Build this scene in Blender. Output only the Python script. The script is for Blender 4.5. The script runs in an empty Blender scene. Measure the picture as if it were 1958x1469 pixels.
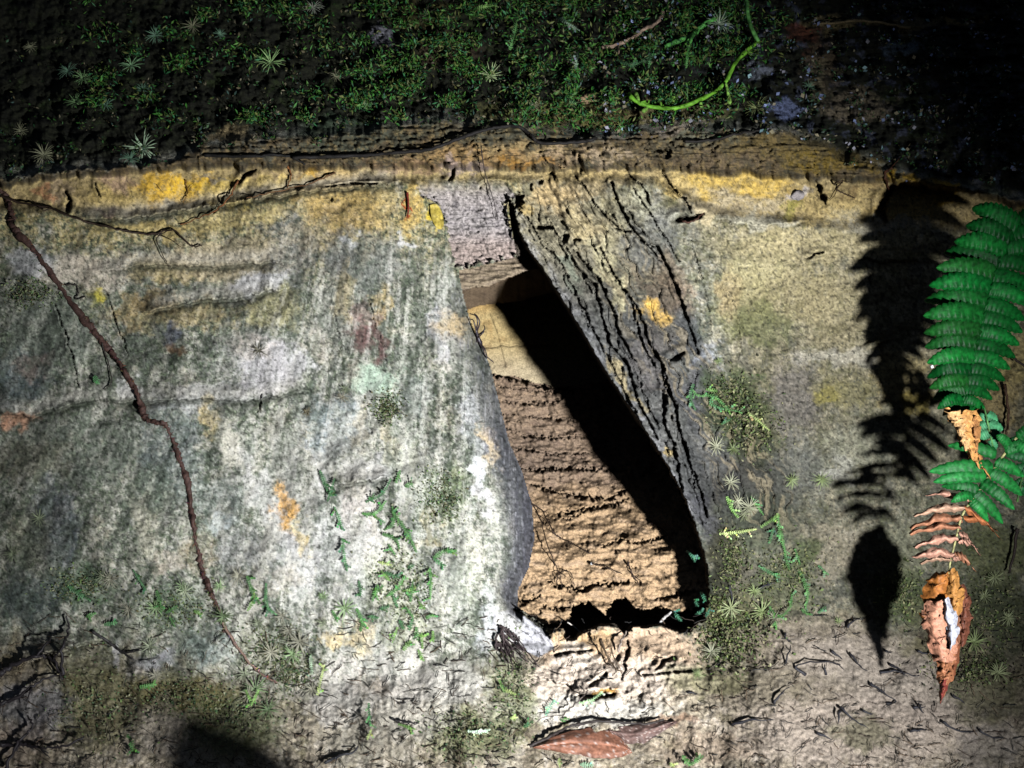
import bpy, math, random
import numpy as np
from mathutils import Vector

SC = bpy.context.scene
COL = SC.collection
random.seed(7)
RNG = np.random.default_rng(11)

# ------------------------------------------------------------------ camera, world, light, exposure
S = 0.0005          # metres per photo pixel on the plane y = 0
D0 = 1.1            # camera distance from that plane
CU, CV = 979.0, 734.5
cam_d = bpy.data.cameras.new('camera')
cam = bpy.data.objects.new('camera', cam_d)
COL.objects.link(cam)
cam.location = (0, -D0, 0)
cam.rotation_euler = (math.radians(90), 0, 0)
cam_d.sensor_width = 36.0
cam_d.lens = 36.0 * D0 / (1958 * S)
cam_d.clip_start = 0.02
cam_d.clip_end = 100
SC.camera = cam

w = bpy.data.worlds.new('World')
SC.world = w
w.use_nodes = True
w.node_tree.nodes['Background'].inputs[0].default_value = (0.55, 0.7, 1.0, 1)
w.node_tree.nodes['Background'].inputs[1].default_value = 0.045

# the hand torch that lights the bank at night: right of and below the lens
LP = Vector((0.50, -1.10, -0.30))
tl = bpy.data.lights.new('torch_light', 'SPOT')
tl.energy = 134
tl.color = (0.945, 0.975, 1.0)
tl.spot_size = math.radians(57)
tl.spot_blend = 1.0
tl.shadow_soft_size = 0.024
torch = bpy.data.objects.new('torch_light', tl)
COL.objects.link(torch)
torch.location = LP
aim = Vector(((980 - CU) * S, 0, (CV - 960) * S))
torch.rotation_euler = (aim - LP).to_track_quat('-Z', 'Y').to_euler()

SC.cycles.diffuse_bounces = 0      # the photograph's shadows are crushed to black
SC.view_settings.view_transform = 'Standard'
SC.view_settings.look = 'None'
SC.view_settings.gamma = 1
SC.view_settings.exposure = 0.0

# ------------------------------------------------------------------ helpers
def P(u, v, d):
    k = S * (D0 + d) / D0
    return np.stack([(u - CU) * k, np.broadcast_to(d, np.shape(u)) * 1.0, (CV - v) * k], -1)

def p1(u, v, d):
    k = S * (D0 + d) / D0
    return Vector(((u - CU) * k, d, (CV - v) * k))

def smooth(a, b, x):
    t = np.clip((x - a) / (b - a), 0, 1)
    return t * t * (3 - 2 * t)

def _hash(ix, iy, seed):
    h = (ix.astype(np.int64) * 374761393 + iy.astype(np.int64) * 668265263 + seed * 974711) & 0xffffffff
    h = ((h ^ (h >> 13)) * 1274126177) & 0xffffffff
    h = (h ^ (h >> 16)) & 0xffffffff
    return h

def noise(x, y, seed=0):
    ix = np.floor(x); iy = np.floor(y)
    fx = x - ix; fy = y - iy
    ux = fx * fx * fx * (fx * (fx * 6 - 15) + 10)
    uy = fy * fy * fy * (fy * (fy * 6 - 15) + 10)
    def g(ax, ay, dx, dy):
        a = _hash(ax, ay, seed) / 4294967296.0 * 2 * np.pi
        return np.cos(a) * dx + np.sin(a) * dy
    n00 = g(ix, iy, fx, fy); n10 = g(ix + 1, iy, fx - 1, fy)
    n01 = g(ix, iy + 1, fx, fy - 1); n11 = g(ix + 1, iy + 1, fx - 1, fy - 1)
    a = n00 + ux * (n10 - n00); b = n01 + ux * (n11 - n01)
    return (a + uy * (b - a)) * 1.5

def fbm(x, y, o=4, seed=0, gain=0.5):
    s = 0; a = 1; t = 0
    for i in range(o):
        s = s + a * noise(x, y, seed + i * 17); t += a
        x = x * 2.03 + 11.3; y = y * 2.03 - 7.1; a *= gain
    return s / t * 1.4

def ridged(x, y, o=3, seed=0):
    s = 0; a = 1; t = 0
    for i in range(o):
        s = s + a * (1 - np.abs(noise(x, y, seed + i * 13)) * 2.2); t += a
        x = x * 2.1 + 3.7; y = y * 2.1 + 9.1; a *= 0.55
    return np.clip(s / t, 0, 1)

def worley(x, y, seed=0):
    ix = np.floor(x); iy = np.floor(y)
    f1 = np.full(x.shape, 9.0); f2 = np.full(x.shape, 9.0); idc = np.zeros(x.shape)
    for i in (-1, 0, 1):
        for j in (-1, 0, 1):
            h = _hash(ix + i, iy + j, seed)
            px = ix + i + (h & 0xffff) / 65536.0; py = iy + j + ((h >> 16) & 0xffff) / 65536.0
            d = np.hypot(px - x, py - y)
            n = d < f1
            f2 = np.where(n, f1, np.minimum(f2, d)); idc = np.where(n, (h & 0xfff) / 4096.0, idc); f1 = np.where(n, d, f1)
    return f1, f2, idc

def seg_dist(U, V, pts):
    """distance to polyline, and parameter 0..1 along it"""
    pts = np.array(pts, float)
    L = np.r_[0, np.cumsum(np.hypot(*(pts[1:] - pts[:-1]).T))]
    best = np.full(U.shape, 1e9); par = np.zeros(U.shape)
    for k in range(len(pts) - 1):
        a = pts[k]; b = pts[k + 1]; e = b - a; l2 = max(e @ e, 1e-9)
        t = np.clip(((U - a[0]) * e[0] + (V - a[1]) * e[1]) / l2, 0, 1)
        d = np.hypot(U - a[0] - t * e[0], V - a[1] - t * e[1])
        n = d < best
        best = np.where(n, d, best); par = np.where(n, (L[k] + t * (L[k + 1] - L[k])) / L[-1], par)
    return best, par

def window(us, vs, pts, pad):
    pts = np.array(pts, float)
    a = np.searchsorted(us, pts[:, 0].min() - pad); b = np.searchsorted(us, pts[:, 0].max() + pad)
    c = np.searchsorted(vs, pts[:, 1].min() - pad); d = np.searchsorted(vs, pts[:, 1].max() + pad)
    return slice(c, d), slice(a, b)

def inside(U, V, pts):
    r = np.zeros(U.shape, bool); n = len(pts)
    for i in range(n):
        x1, y1 = pts[i]; x2, y2 = pts[(i + 1) % n]
        if y1 == y2: continue
        c = ((y1 > V) != (y2 > V)) & (U < (x2 - x1) * (V - y1) / (y2 - y1) + x1)
        r ^= c
    return r

def catmull(pts, n=8):
    pts = [Vector(p) for p in pts]
    if len(pts) < 3:
        return [pts[0].lerp(pts[-1], i / n) for i in range(n + 1)]
    out = []
    for i in range(len(pts) - 1):
        a = pts[max(i - 1, 0)]; b = pts[i]; c = pts[i + 1]; d = pts[min(i + 2, len(pts) - 1)]
        for k in range(n):
            t = k / n
            out.append(0.5 * ((2 * b) + (c - a) * t + (2 * a - 5 * b + 4 * c - d) * t * t + (3 * b - a - 3 * c + d) * t ** 3))
    out.append(pts[-1])
    return out

def mesh_obj(name, verts, faces, mat, parent=None, cols=None, smooth_=True):
    me = bpy.data.meshes.new(name)
    me.from_pydata([tuple(v) for v in verts], [], faces)
    if cols is not None:
        a = me.color_attributes.new('col', 'FLOAT_COLOR', 'POINT')
        c = np.ones((len(verts), 4), np.float32); c[:, :3] = cols
        a.data.foreach_set('color', c.ravel())
    if smooth_:
        me.polygons.foreach_set('use_smooth', [True] * len(me.polygons))
    me.materials.append(mat)
    o = bpy.data.objects.new(name, me)
    COL.objects.link(o)
    if parent: o.parent = parent
    return o

def tag(o, label=None, cat=None, group=None, kind=None):
    if label: o['label'] = label
    if cat: o['category'] = cat
    if group: o['group'] = group
    if kind: o['kind'] = kind
    return o

def empty(name, loc=(0, 0, 0)):
    o = bpy.data.objects.new(name, None); COL.objects.link(o)
    o.location = loc; o.empty_display_size = 0.01
    return o

class MB:
    def __init__(s): s.v = []; s.f = []; s.c = []
    def add(s, vs, fs, col=(1, 1, 1)):
        b = len(s.v); s.v += [Vector(v) for v in vs]; s.f += [tuple(i + b for i in f) for f in fs]
        s.c += (col if isinstance(col, list) else [col] * len(vs))
    def tube(s, pts, rad, n=6, col=(1, 1, 1), rough=0.0):
        m = len(pts); vs = []; fs = []
        nrm = Vector((0, -1, 0.13))
        for i, p in enumerate(pts):
            t = (pts[min(i + 1, m - 1)] - pts[max(i - 1, 0)])
            if t.length < 1e-9: t = Vector((0, 0, 1))
            t.normalize()
            a = t.cross(nrm)
            if a.length < 1e-4: a = t.cross(Vector((1, 0, 0)))
            a.normalize(); b = t.cross(a)
            r = rad[i] if hasattr(rad, '__len__') else rad
            for k in range(n):
                th = 2 * math.pi * k / n
                rr = r * (1 + rough * random.uniform(-1, 1))
                vs.append(p + a * math.cos(th) * rr + b * math.sin(th) * rr)
        for i in range(m - 1):
            for k in range(n):
                k2 = (k + 1) % n
                fs.append((i * n + k, i * n + k2, (i + 1) * n + k2, (i + 1) * n + k))
        fs.append(tuple(range(n - 1, -1, -1))); fs.append(tuple((m - 1) * n + k for k in range(n)))
        s.add(vs, fs, [tuple(c * q for c in col) for q in (random.uniform(.6, 1.5) for _ in vs)])
    def build(s, name, mat, parent=None):
        o = parent
        off = Vector((0, 0, 0))
        if o is not None: off = o.location
        return mesh_obj(name, [v - off for v in s.v], s.f, mat, parent, np.array(s.c, np.float32))

# ------------------------------------------------------------------ materials
def nodes(name):
    m = bpy.data.materials.new(name); m.use_nodes = True
    nt = m.node_tree; b = nt.nodes['Principled BSDF']
    return m, nt, b

def rock_mat(name, fine=900.0, lo=0.5, hi=1.5, bump=0.5, dist=0.0008, speck=0.5, specks=(0.03, 0.03, 0.025), rough=0.9, spec=0.25):
    m, nt, b = nodes(name)
    N, Lk = nt.nodes.new, nt.links.new
    at = N('ShaderNodeAttribute'); at.attribute_name = 'col'
    tc = N('ShaderNodeTexCoord')
    n1 = N('ShaderNodeTexNoise'); n1.inputs['Scale'].default_value = fine; n1.inputs['Detail'].default_value = 3; n1.inputs['Roughness'].default_value = 0.7
    Lk(tc.outputs['Object'], n1.inputs['Vector'])
    mr = N('ShaderNodeMapRange'); mr.inputs[1].default_value = 0.3; mr.inputs[2].default_value = 0.7; mr.inputs[3].default_value = lo; mr.inputs[4].default_value = hi
    Lk(n1.outputs['Fac'], mr.inputs[0])
    vm = N('ShaderNodeVectorMath'); vm.operation = 'SCALE'
    Lk(at.outputs['Color'], vm.inputs[0]); Lk(mr.outputs[0], vm.inputs['Scale'])
    n2 = N('ShaderNodeTexNoise'); n2.inputs['Scale'].default_value = fine * 0.45; n2.inputs['Detail'].default_value = 5; n2.inputs['Roughness'].default_value = 0.75
    Lk(tc.outputs['Object'], n2.inputs['Vector'])
    mr2 = N('ShaderNodeMapRange'); mr2.inputs[1].default_value = 0.57; mr2.inputs[2].default_value = 0.61; mr2.inputs[3].default_value = 0; mr2.inputs[4].default_value = speck
    Lk(n2.outputs['Fac'], mr2.inputs[0])
    mx = N('ShaderNodeMix'); mx.data_type = 'RGBA'
    Lk(mr2.outputs[0], mx.inputs[0]); Lk(vm.outputs[0], mx.inputs[6]); mx.inputs[7].default_value = (*specks, 1)
    Lk(mx.outputs[2], b.inputs['Base Color'])
    b.inputs['Roughness'].default_value = rough
    b.inputs['Specular IOR Level'].default_value = spec
    bp = N('ShaderNodeBump'); bp.inputs['Strength'].default_value = bump; bp.inputs['Distance'].default_value = dist
    n3 = N('ShaderNodeTexNoise'); n3.inputs['Scale'].default_value = fine * 0.6; n3.inputs['Detail'].default_value = 6; n3.inputs['Roughness'].default_value = 0.7
    Lk(tc.outputs['Object'], n3.inputs['Vector'])
    Lk(n3.outputs['Fac'], bp.inputs['Height']); Lk(bp.outputs[0], b.inputs['Normal'])
    return m

M_ROCK = rock_mat('weathered_sandstone', 560, 0.74, 1.26, 0.45, 0.0007, 0.5, (0.045, 0.05, 0.04))
M_SOIL = rock_mat('crumbly_soil', 700, 0.6, 1.35, 0.8, 0.0012, 0.35, (0.10, 0.05, 0.03))
M_GROUND = rock_mat('sandy_ground', 1000, 0.65, 1.35, 0.6, 0.0010, 0.5, (0.05, 0.04, 0.03))
M_MOSSY = rock_mat('damp_mossy_earth', 500, 0.4, 1.5, 0.9, 0.002, 0.6, (0.01, 0.012, 0.008))

def leaf_mat(name, rough=0.5, trans=0.0, var=0.25, spec=0.4, scale=250):
    m, nt, b = nodes(name)
    N, Lk = nt.nodes.new, nt.links.new
    at = N('ShaderNodeAttribute'); at.attribute_name = 'col'
    tc = N('ShaderNodeTexCoord')
    n1 = N('ShaderNodeTexNoise'); n1.inputs['Scale'].default_value = scale; n1.inputs['Detail'].default_value = 4
    Lk(tc.outputs['Object'], n1.inputs['Vector'])
    mr = N('ShaderNodeMapRange'); mr.inputs[1].default_value = 0.3; mr.inputs[2].default_value = 0.7; mr.inputs[3].default_value = 1 - var; mr.inputs[4].default_value = 1 + var
    Lk(n1.outputs['Fac'], mr.inputs[0])
    vm = N('ShaderNodeVectorMath'); vm.operation = 'SCALE'
    Lk(at.outputs['Color'], vm.inputs[0]); Lk(mr.outputs[0], vm.inputs['Scale'])
    Lk(vm.outputs[0], b.inputs['Base Color'])
    b.inputs['Roughness'].default_value = rough
    b.inputs['Specular IOR Level'].default_value = spec
    bp = N('ShaderNodeBump'); bp.inputs['Strength'].default_value = 0.35; bp.inputs['Distance'].default_value = 0.0006
    Lk(n1.outputs['Fac'], bp.inputs['Height']); Lk(bp.outputs[0], b.inputs['Normal'])
    return m
M_FERN = leaf_mat('fern_leaf', 0.46, var=0.5, spec=0.14)
M_DRY = leaf_mat('dry_leaf', 0.6, var=0.35, spec=0.3, scale=400)
M_MOSS = leaf_mat('moss_leaf', 0.55, var=0.3, spec=0.3)
M_ROOT = leaf_mat('root_bark', 0.7, var=0.5, spec=0.3, scale=900)
M_TWIG = leaf_mat('dark_twig', 0.6, var=0.4, spec=0.4, scale=900)
M_STONE = rock_mat('loose_stone', 800, 0.7, 1.3, 0.7, 0.001, 0.4, (0.06, 0.05, 0.05))
M_SPIDER = leaf_mat('spider_shell', 0.4, var=0.2, spec=0.5)

# ------------------------------------------------------------------ the bank: shapes in photo pixels
us = np.r_[-2600, -1900, -1400, -1000, -750, -560, -420, -320, -250, -200, -160, -130, -105, -85, -70, -58, np.arange(-48, 2008, 2.0), 2018, 2032, 2050, 2075, 2105, 2145, 2200, 2270, 2360, 2500, 2700, 3000, 3400, 3900, 4600]
vs = np.r_[-1500, -1000, -700, -500, -370, -280, -210, -160, -125, -100, -80, -64, -52, -42, np.arange(-34, 1504, 2.0), 1512, 1524, 1540, 1562, 1590, 1625, 1670, 1730, 1810, 1920, 2080, 2300, 2700, 3400, 5000]
U, V = np.meshgrid(us, vs)

HOLE = [(966,384),(978,384),(990,432),(1008,474),(1040,516),(1074,570),(1105,620),(1140,680),(1170,728),(1192,760),(1222,806),(1254,856),(1285,905),(1308,950),(1326,995),(1340,1035),(1352,1080),(1356,1140),(1348,1185),(1320,1208),
        (1300,1210),(1262,1197),(1240,1200),(1209,1200),(1193,1216),(1186,1204),(1177,1198),(1152,1196),(1130,1205),(1108,1214),(1100,1225),(1080,1224),(1074,1206),(1050,1208),(1012,1182),(985,1163),
        (984,1130),(1006,1085),(1017,1030),(1012,965),(994,905),(968,845),(948,765),(932,700),(915,660),(896,620),(882,572),(874,532),(872,512),(900,508),(935,500),(990,486),(984,462),(974,425)]
jit = fbm(U / 14, V / 14, 4, 91, 0.65) * 6.5

def lerpl(pts, x):
    p = np.array(pts, float); return np.interp(x, p[:, 0], p[:, 1])
vT = lerpl([(-500,345),(0,342),(300,312),(390,282),(600,262),(850,236),(1000,246),(1120,262),(1300,250),(1500,258),(1600,298),(1700,334),(1958,385),(2600,430)], U) + fbm(U / 40, V / 400, 5, 5) * 14
vL = lerpl([(-500,360),(0,352),(130,336),(400,318),(600,322),(820,318),(1000,322),(1250,322),(1500,338),(1700,346),(1850,366),(1958,392),(2600,450)], U) + fbm(U / 30, V / 300, 5, 6) * 12
vB = lerpl([(-500,440),(0,400),(130,400),(250,412),(420,392),(560,372),(700,350),(800,345),(1000,345),(1250,345),(1380,410),(1600,430),(1800,430),(1958,450)], U) + fbm(U / 50, V / 300, 4, 7) * 9
vG = lerpl([(-500,1220),(0,1210),(150,1230),(400,1290),(700,1300),(900,1250),(1100,1222),(1350,1205),(1500,1160),(1700,1190),(1958,1240),(2600,1260)], U) + fbm(U / 70, V / 300, 4, 8) * 14

d = 0.055 * (np.clip(np.abs(U - 680), 0, 1500) / 900) ** 2 * (U < 680) - 0.012 + 0.02 * smooth(1350, 1700, U) + 0.03 * np.clip((U - 1700) / 900, 0, 2)
d = d - 0.03 * smooth(500, 1200, V) * (1 - smooth(900, 1150, U)) * smooth(-300, 400, U)        # the left face leans out towards its foot
d = d + fbm(U / 330, V / 330, 3, 21) * 0.016
# ledge profile
ins = smooth(vL - 6, vL + 8, V) * (1 - smooth(vB - 14, vB + 10, V))
d = d + 0.012 * ins
d = d - 0.020 * (1 - smooth(vL - 10, vL + 6, V))
d = d - 0.012 * smooth(0, 1, np.clip(1 - np.abs(V - (vT + vL) / 2) / np.maximum((vL - vT) * 0.8, 12), 0, 1))
above = np.maximum(vT - V, 0)
stripg = smooth(-6, 6, V - vT) * (1 - smooth(-6, 8, V - vL))
d = d + above * 0.00045 + 0.004 * smooth(0, 25, above)
d = d + stripg * ((ridged(U / 90 + fbm(U / 40, V / 40, 2, 4), V / 11, 3, 37) - .5) * 0.008 + fbm(U / 18, V / 10, 4, 38) * 0.004)
mossw = smooth(0, 30, above)
d = d - mossw * (np.clip(fbm(U / 55, V / 40, 4, 33), -1, 1) * 0.016 + np.clip(fbm(U / 16, V / 12, 3, 34), -1, 1) * 0.006)
d = d - mossw * np.where(V > 500, 0, 1) * ridged(U / 160, V / 26, 3, 36) * 0.010 * smooth(1100, 1700, U)
# ground at the foot
gd = np.maximum(V - vG, 0)
gw = smooth(0, 40, gd)
zg = -0.40
plane = 1.1 * 0.40 / np.maximum((V - CV) * S, 0.01) - 1.1
d = np.where(V > 1100, np.maximum(d - 0.00042 * gd, -0.33), d)
d = np.minimum(d, plane + 0.01 * fbm(U / 120, V / 120, 3, 44))
# rock relief
rockw = smooth(-4, 20, V - vL) * (1 - gw * 0.7)
# tilted streak coordinate on the left face
st = (U - 900) * np.exp(-0.00060 * (V - 900))      # streaks fan out from the hollow's left edge
inr = (U > -60) & (U < 2020) & (V > -60) & (V < 1530)
dd = np.zeros_like(d)
dd += rockw * fbm(U / 95, V / 70, 4, 51) * 0.0065
dd += rockw * fbm(st / 34, V / 150, 3, 52) * 0.0014 * (U < 1000)
dd += rockw * np.clip(fbm(U / 22, V / 18, 3, 53), -1, 1) * 0.0009
dd += fbm(U / 7, V / 7, 3, 54) * 0.0005
f1, f2, _ = worley(U / 15 + fbm(U / 12, V / 12, 2, 3), V / 12 + fbm(U / 10, V / 10, 2, 4), 61)
lw1, _, _ = worley(U / 30 + fbm(U / 20, V / 20, 2, 13) * .5, V / 24, 67); lw2, _, _ = worley(U / 12 + fbm(U / 9, V / 9, 2, 14) * .4, V / 10, 68)
n_bb = fbm(U / 50, V / 40, 3, 72); n_cb = fbm(U / 35, V / 30, 3, 73)
deb = np.exp(-((U - 1180) / 170) ** 4 - ((V - 1285) / 95) ** 4) + .12
dd -= gw * deb * (0.0065 * np.clip(1 - lw1 * 1.2, 0, 1) ** 1.3 * smooth(-.3, .3, n_bb) + 0.0026 * np.clip(1 - lw2 * 1.1, 0, 1) * smooth(-.2, .4, n_cb) - .003 * fbm(U / 26, V / 22, 4, 69))
crk = np.exp(-((U - 1170) / 190) ** 2 - ((V - 1270) / 80) ** 2) + 0.25
dd += gw * (np.clip(0.10 - (f2 - f1), 0, 1) * 0.010 * crk + fbm(U / 60, V / 60, 4, 63) * 0.0034 + fbm(U / 8, V / 8, 3, 64) * 0.0012)
d = d + dd

# bedding steps: rock above a line stands out, drops back under it
STEPS = [([(150,420),(250,418),(330,405),(450,388),(560,368),(760,350)],0.006,30),([(200,520),(290,505),(400,510),(540,500)],0.005,35),
         ([(280,596),(350,580),(400,572),(450,572),(540,552)],0.009,45),([(0,790),(60,795),(130,775),(200,762)],0.008,50),
         ([(210,770),(300,765),(400,762),(470,768),(520,758),(585,742)],0.008,45),([(640,925),(690,922),(745,912)],0.010,30),
         ([(20,1010),(90,1020),(200,1010)],0.004,30),([(1540,490),(1600,486),(1680,500),(1750,498)],0.004,30),([(1560,655),(1640,660),(1700,650)],0.004,30),
         ([(1000,330),(1080,322),(1140,318),(1210,322)],0.008,24),([(850,345),(900,348),(960,345)],0.006,20),
         ([(1380,425),(1450,432),(1530,425)],0.005,16),([(1000,1290),(1060,1300),(1110,1322),(1180,1318)],0.012,30),
         ([(1000,1425),(1100,1400),(1250,1392)],0.006,30),([(60,1260),(120,1240),(180,1225)],0.01,30)]
for pts, A, L in STEPS:
    A = A * 1.5 if pts[0][0] < 700 else A
    sl = window(us, vs, pts, 120); Us = U[sl]; Vs = V[sl]; p = np.array(pts, float)
    line = np.interp(Us, p[:, 0], p[:, 1]) + fbm(Us / 25, Us * 0 + 3, 3, 71) * 7
    e = smooth(p[0, 0] - 30, p[0, 0] + 20, Us) * (1 - smooth(p[-1, 0] - 20, p[-1, 0] + 30, Us))
    s_ = Vs - line
    d[sl] += e * np.where(s_ < 0, -A * np.exp(s_ / L), A * 0.5 * np.exp(-s_ / 10) - A * (1 - smooth(0, 4, s_)))

# grooves: (polyline, half width px, depth m)
LIP = [(975,380),(990,432),(1010,474),(1042,516),(1076,570),(1108,620),(1143,680),(1172,728),(1195,760),(1225,806),(1256,856),(1288,905),(1311,950),(1328,995),(1342,1035)]
GRO = [([(1086,475),(1100,507),(1136,546),(1150,600),(1165,654),(1200,700),(1222,772),(1258,840)],2.6,.012),
 ([(1097,479),(1150,543),(1179,618),(1193,654),(1212,690)],3.0,.012),
 ([(1147,475),(1186,546),(1215,582),(1233,629),(1240,657),(1268,707),(1290,782),(1312,860),(1330,930)],3.0,.012),
 ([(1204,564),(1222,643),(1250,700)],1.8,.007),([(1225,458),(1254,471),(1279,514),(1300,575),(1319,625),(1335,675)],3.2,.012),
 ([(1262,693),(1272,754),(1269,807),(1287,854),(1304,947),(1322,990)],3.0,.012),([(1258,707),(1290,779),(1301,836),(1337,929),(1352,1000)],2.4,.010),
 ([(1100,336),(1118,357),(1140,398)],1.8,.007),([(1129,379),(1158,415),(1180,440),(1208,443)],2.2,.009),([(1168,350),(1190,408),(1226,458),(1265,500)],2.6,.010),
 ([(1210,360),(1240,405),(1262,440),(1300,500)],1.8,.007),([(1200,332),(1228,357),(1245,392)],2.0,.008),([(1265,322),(1279,354),(1308,379),(1322,407)],2.2,.008),
 ([(1290,420),(1318,416),(1344,409)],4.5,.014),([(1562,347),(1568,370),(1576,388)],5,.014),([(1707,357),(1701,372),(1684,386),(1684,404),(1694,422)],6,.016),
 ([(1545,494),(1556,486),(1572,482)],3,.008),([(1280,691),(1292,682),(1306,674)],5,.012),([(1050,420),(1065,450),(1080,470),(1110,520),(1130,560)],1.6,.007),
 ([(985,395),(1010,420),(1040,470),(1070,500),(1100,560),(1130,620),(1160,680),(1180,720),(1205,775),(1232,822),(1262,868),(1300,940),(1330,1010)],2.0,.008),
 ([(1190,660),(1220,720),(1240,780),(1262,820)],1.8,.006),([(1200,400),(1215,430),(1240,452)],2,.007),([(1320,460),(1350,560),(1362,640)],1.2,.004),
 ([(1040,300),(1050,325),(1062,345)],2.5,.009),([(1108,296),(1110,318),(1114,330)],2.5,.010),
 ([(125,368),(135,385),(128,402)],4,.012),([(182,350),(190,375)],2,.008),([(455,350),(470,335),(490,325)],3.5,.012),([(440,360),(420,395),(405,412)],1.2,.004),
 ([(690,755),(705,800),(715,860)],1.0,.003),([(500,752),(495,790)],1.6,.006),([(640,600),(650,660),(660,720)],1.0,.003),([(700,560),(725,640),(740,700)],1.2,.004),
 ([(1380,540),(1410,600),(1420,680)],1.0,.003),([(1655,500),(1665,560)],1.2,.003),
 ([(870,318),(866,335),(858,346)],3,.009),([(620,356),(660,352),(740,350)],1.6,.005),
 ([(200,545),(215,600),(245,680)],1.6,.005),([(95,560),(130,650),(150,740)],1.5,.005),
 ([(1110,1330),(1145,1332),(1175,1328)],5,.016),([(1128,1312),(1145,1300),(1160,1285)],3,.010),([(1190,1300),(1200,1240),(1198,1225)],3,.010),
 ([(1060,1252),(1100,1246),(1130,1244)],3.2,.010),([(1255,1280),(1270,1262),(1290,1258)],3,.010),([(1230,1290),(1290,1284),(1340,1280)],2.5,.008),
 ([(985,1164),(1010,1180),(1040,1205),(1050,1218)],4,.014)]
HOLES = [(991,384,11,14,.022),(1040,434,22,5,.014),(1081,454,7,10,.016),(1104,458,9,4,.012),(1075,315,8,8,.014),(1015,357,3,9,.010),(1034,348,6,5,.010),(1268,288,18,5,.012),(1275,298,8,7,.012),
         (845,415,5,10,.008),(918,360,2.5,2.5,.006),(829,377,3,2.5,.006),(914,492,3,2.5,.006),(917,462,2,2,.005),(633,381,4,4,.006),(1115,257,14,6,.012),(1540,262,10,5,.010),(1690,395,5,9,.010)]
for pts, hw, dep in GRO:
    sl = window(us, vs, pts, 30); Us = U[sl] + jit[sl] * 0.7; Vs = V[sl] + jit[sl].T[::-1].T * 0.0
    q, t = seg_dist(Us + fbm(Us / 40, Vs / 40, 3, 88) * 3, Vs + fbm(Us / 40, Vs / 40, 3, 89) * 3, pts)
    wv = hw * 1.25 * (0.45 + 0.9 * np.clip(fbm(Us / 18, Vs / 18, 2, 77) + 0.5, 0, 1)) * (0.35 + 0.65 * np.sin(np.pi * np.clip(t, 0.02, 0.98)) ** 0.5)
    d[sl] += dep * (1 - smooth(wv * 0.5, wv * 1.25, q)) - dep * 0.28 * np.exp(-((q - hw * 2.3) / (hw * 1.5)) ** 2)
for (hu, hv, ru, rv, dep) in HOLES:
    sl = window(us, vs, [(hu, hv)], 45); Us = U[sl]; Vs = V[sl]
    r = np.hypot((Us - hu) / ru, (Vs - hv) / rv) + fbm(Us / 7, Vs / 7, 2, 17) * 0.4
    d[sl] += dep * (1 - smooth(0.6, 1.15, r))

# layered lip to the right of the hollow: long plates parallel to its edge
ql, tl_ = seg_dist(U, V, LIP)
leftof = U > np.interp(V, [p[1] for p in LIP], [p[0] for p in LIP]) - 4
lipw = leftof * (1 - smooth(150, 230, ql)) * smooth(330, 420, V) * (1 - smooth(960, 1060, V))
wq = ql + fbm(U / 60, V / 60, 3, 41) * 22
pl = (wq / 26.0)
saw = pl - np.floor(pl)
along = V + 0.5 * U
rg = ridged(wq / 15 + fbm(along / 90, ql / 40, 3, 45) * .6, along / 210, 2, 44)
rgm = smooth(0.0, 0.3, fbm(wq / 40, along / 160, 2, 49)); edgep = np.exp(-(ql / 22) ** 2)
d += lipw * (0.0050 * (saw - 0.5) + fbm(ql / 7, V / 80 + U / 100, 3, 43) * (0.0010 + .0022 * edgep) + 0.008 * rgm * smooth(0.90, 0.985, rg) - 0.001)
LIPG = lipw * rgm * smooth(0.90, 0.98, rg)
d += leftof * (1 - smooth(0, 200, ql)) * (-0.006) * smooth(380, 480, V) * (1 - smooth(980, 1080, V))
d += leftof * lipw * (-0.010) * np.exp(-(ql / 70) ** 2)
# frayed upper end of the lip
fr = np.exp(-((U - 1100) / 110) ** 2 - ((V - 400) / 80) ** 2)
d -= fr * np.clip(fbm((U * 0.8 - V * 0.6) / 16, (U * .6 + V * .8) / 45, 3, 46), -1, 1) * 0.010
# purple grey recessed block above the hollow
blk = inside(U + jit * 1.5, V + jit * 1.5, [(795,345),(860,338),(960,342),(985,375),(966,392),(974,425),(984,462),(994,490),(935,502),(872,514),(862,470),(852,420),(842,392),(800,372)])
bw = blk * smooth(335, 385, V)
d += bw * (0.010 + ridged(U / 22 + fbm(U / 14, V / 14, 2, 3), V / 8, 3, 48) * 0.0050 - 0.003)
# left edge of the hollow rolls back into it
LED = [(862,380),(866,470),(874,532),(882,572),(896,620),(915,660),(932,700),(948,765),(968,845),(994,905),(1012,965),(1017,1030),(1006,1085),(984,1130),(984,1165)]
qd, tq = seg_dist(U, V, LED)
LEDX = np.interp(V, [p[1] for p in LED], [p[0] for p in LED])
lside = U < LEDX + np.where(V > 520, 16, 1)
Rr = np.interp(V, [380, 500, 700, 850, 1000, 1130, 1200], [40, 60, 75, 85, 95, 60, 30])
k = np.where((U > LEDX) & (V > 520), 1.0, np.clip(1 - qd / Rr, 0, 1))
roll = (0.5 * (1 - np.sqrt(1 - k ** 2)) + 0.5 * k ** 1.7) * lside * smooth(505, 600, V) * (1 - smooth(1140, 1200, V))
d += roll * 0.055
smoothing = smooth(0.02, 0.35, roll)
d -= dd * smoothing * 0.75
# pale slab at the foot of that edge
slab = inside(U, V, [(945,1172),(985,1165),(1012,1185),(1050,1215),(1060,1240),(1030,1258),(995,1240),(960,1215),(940,1200)])

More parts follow.
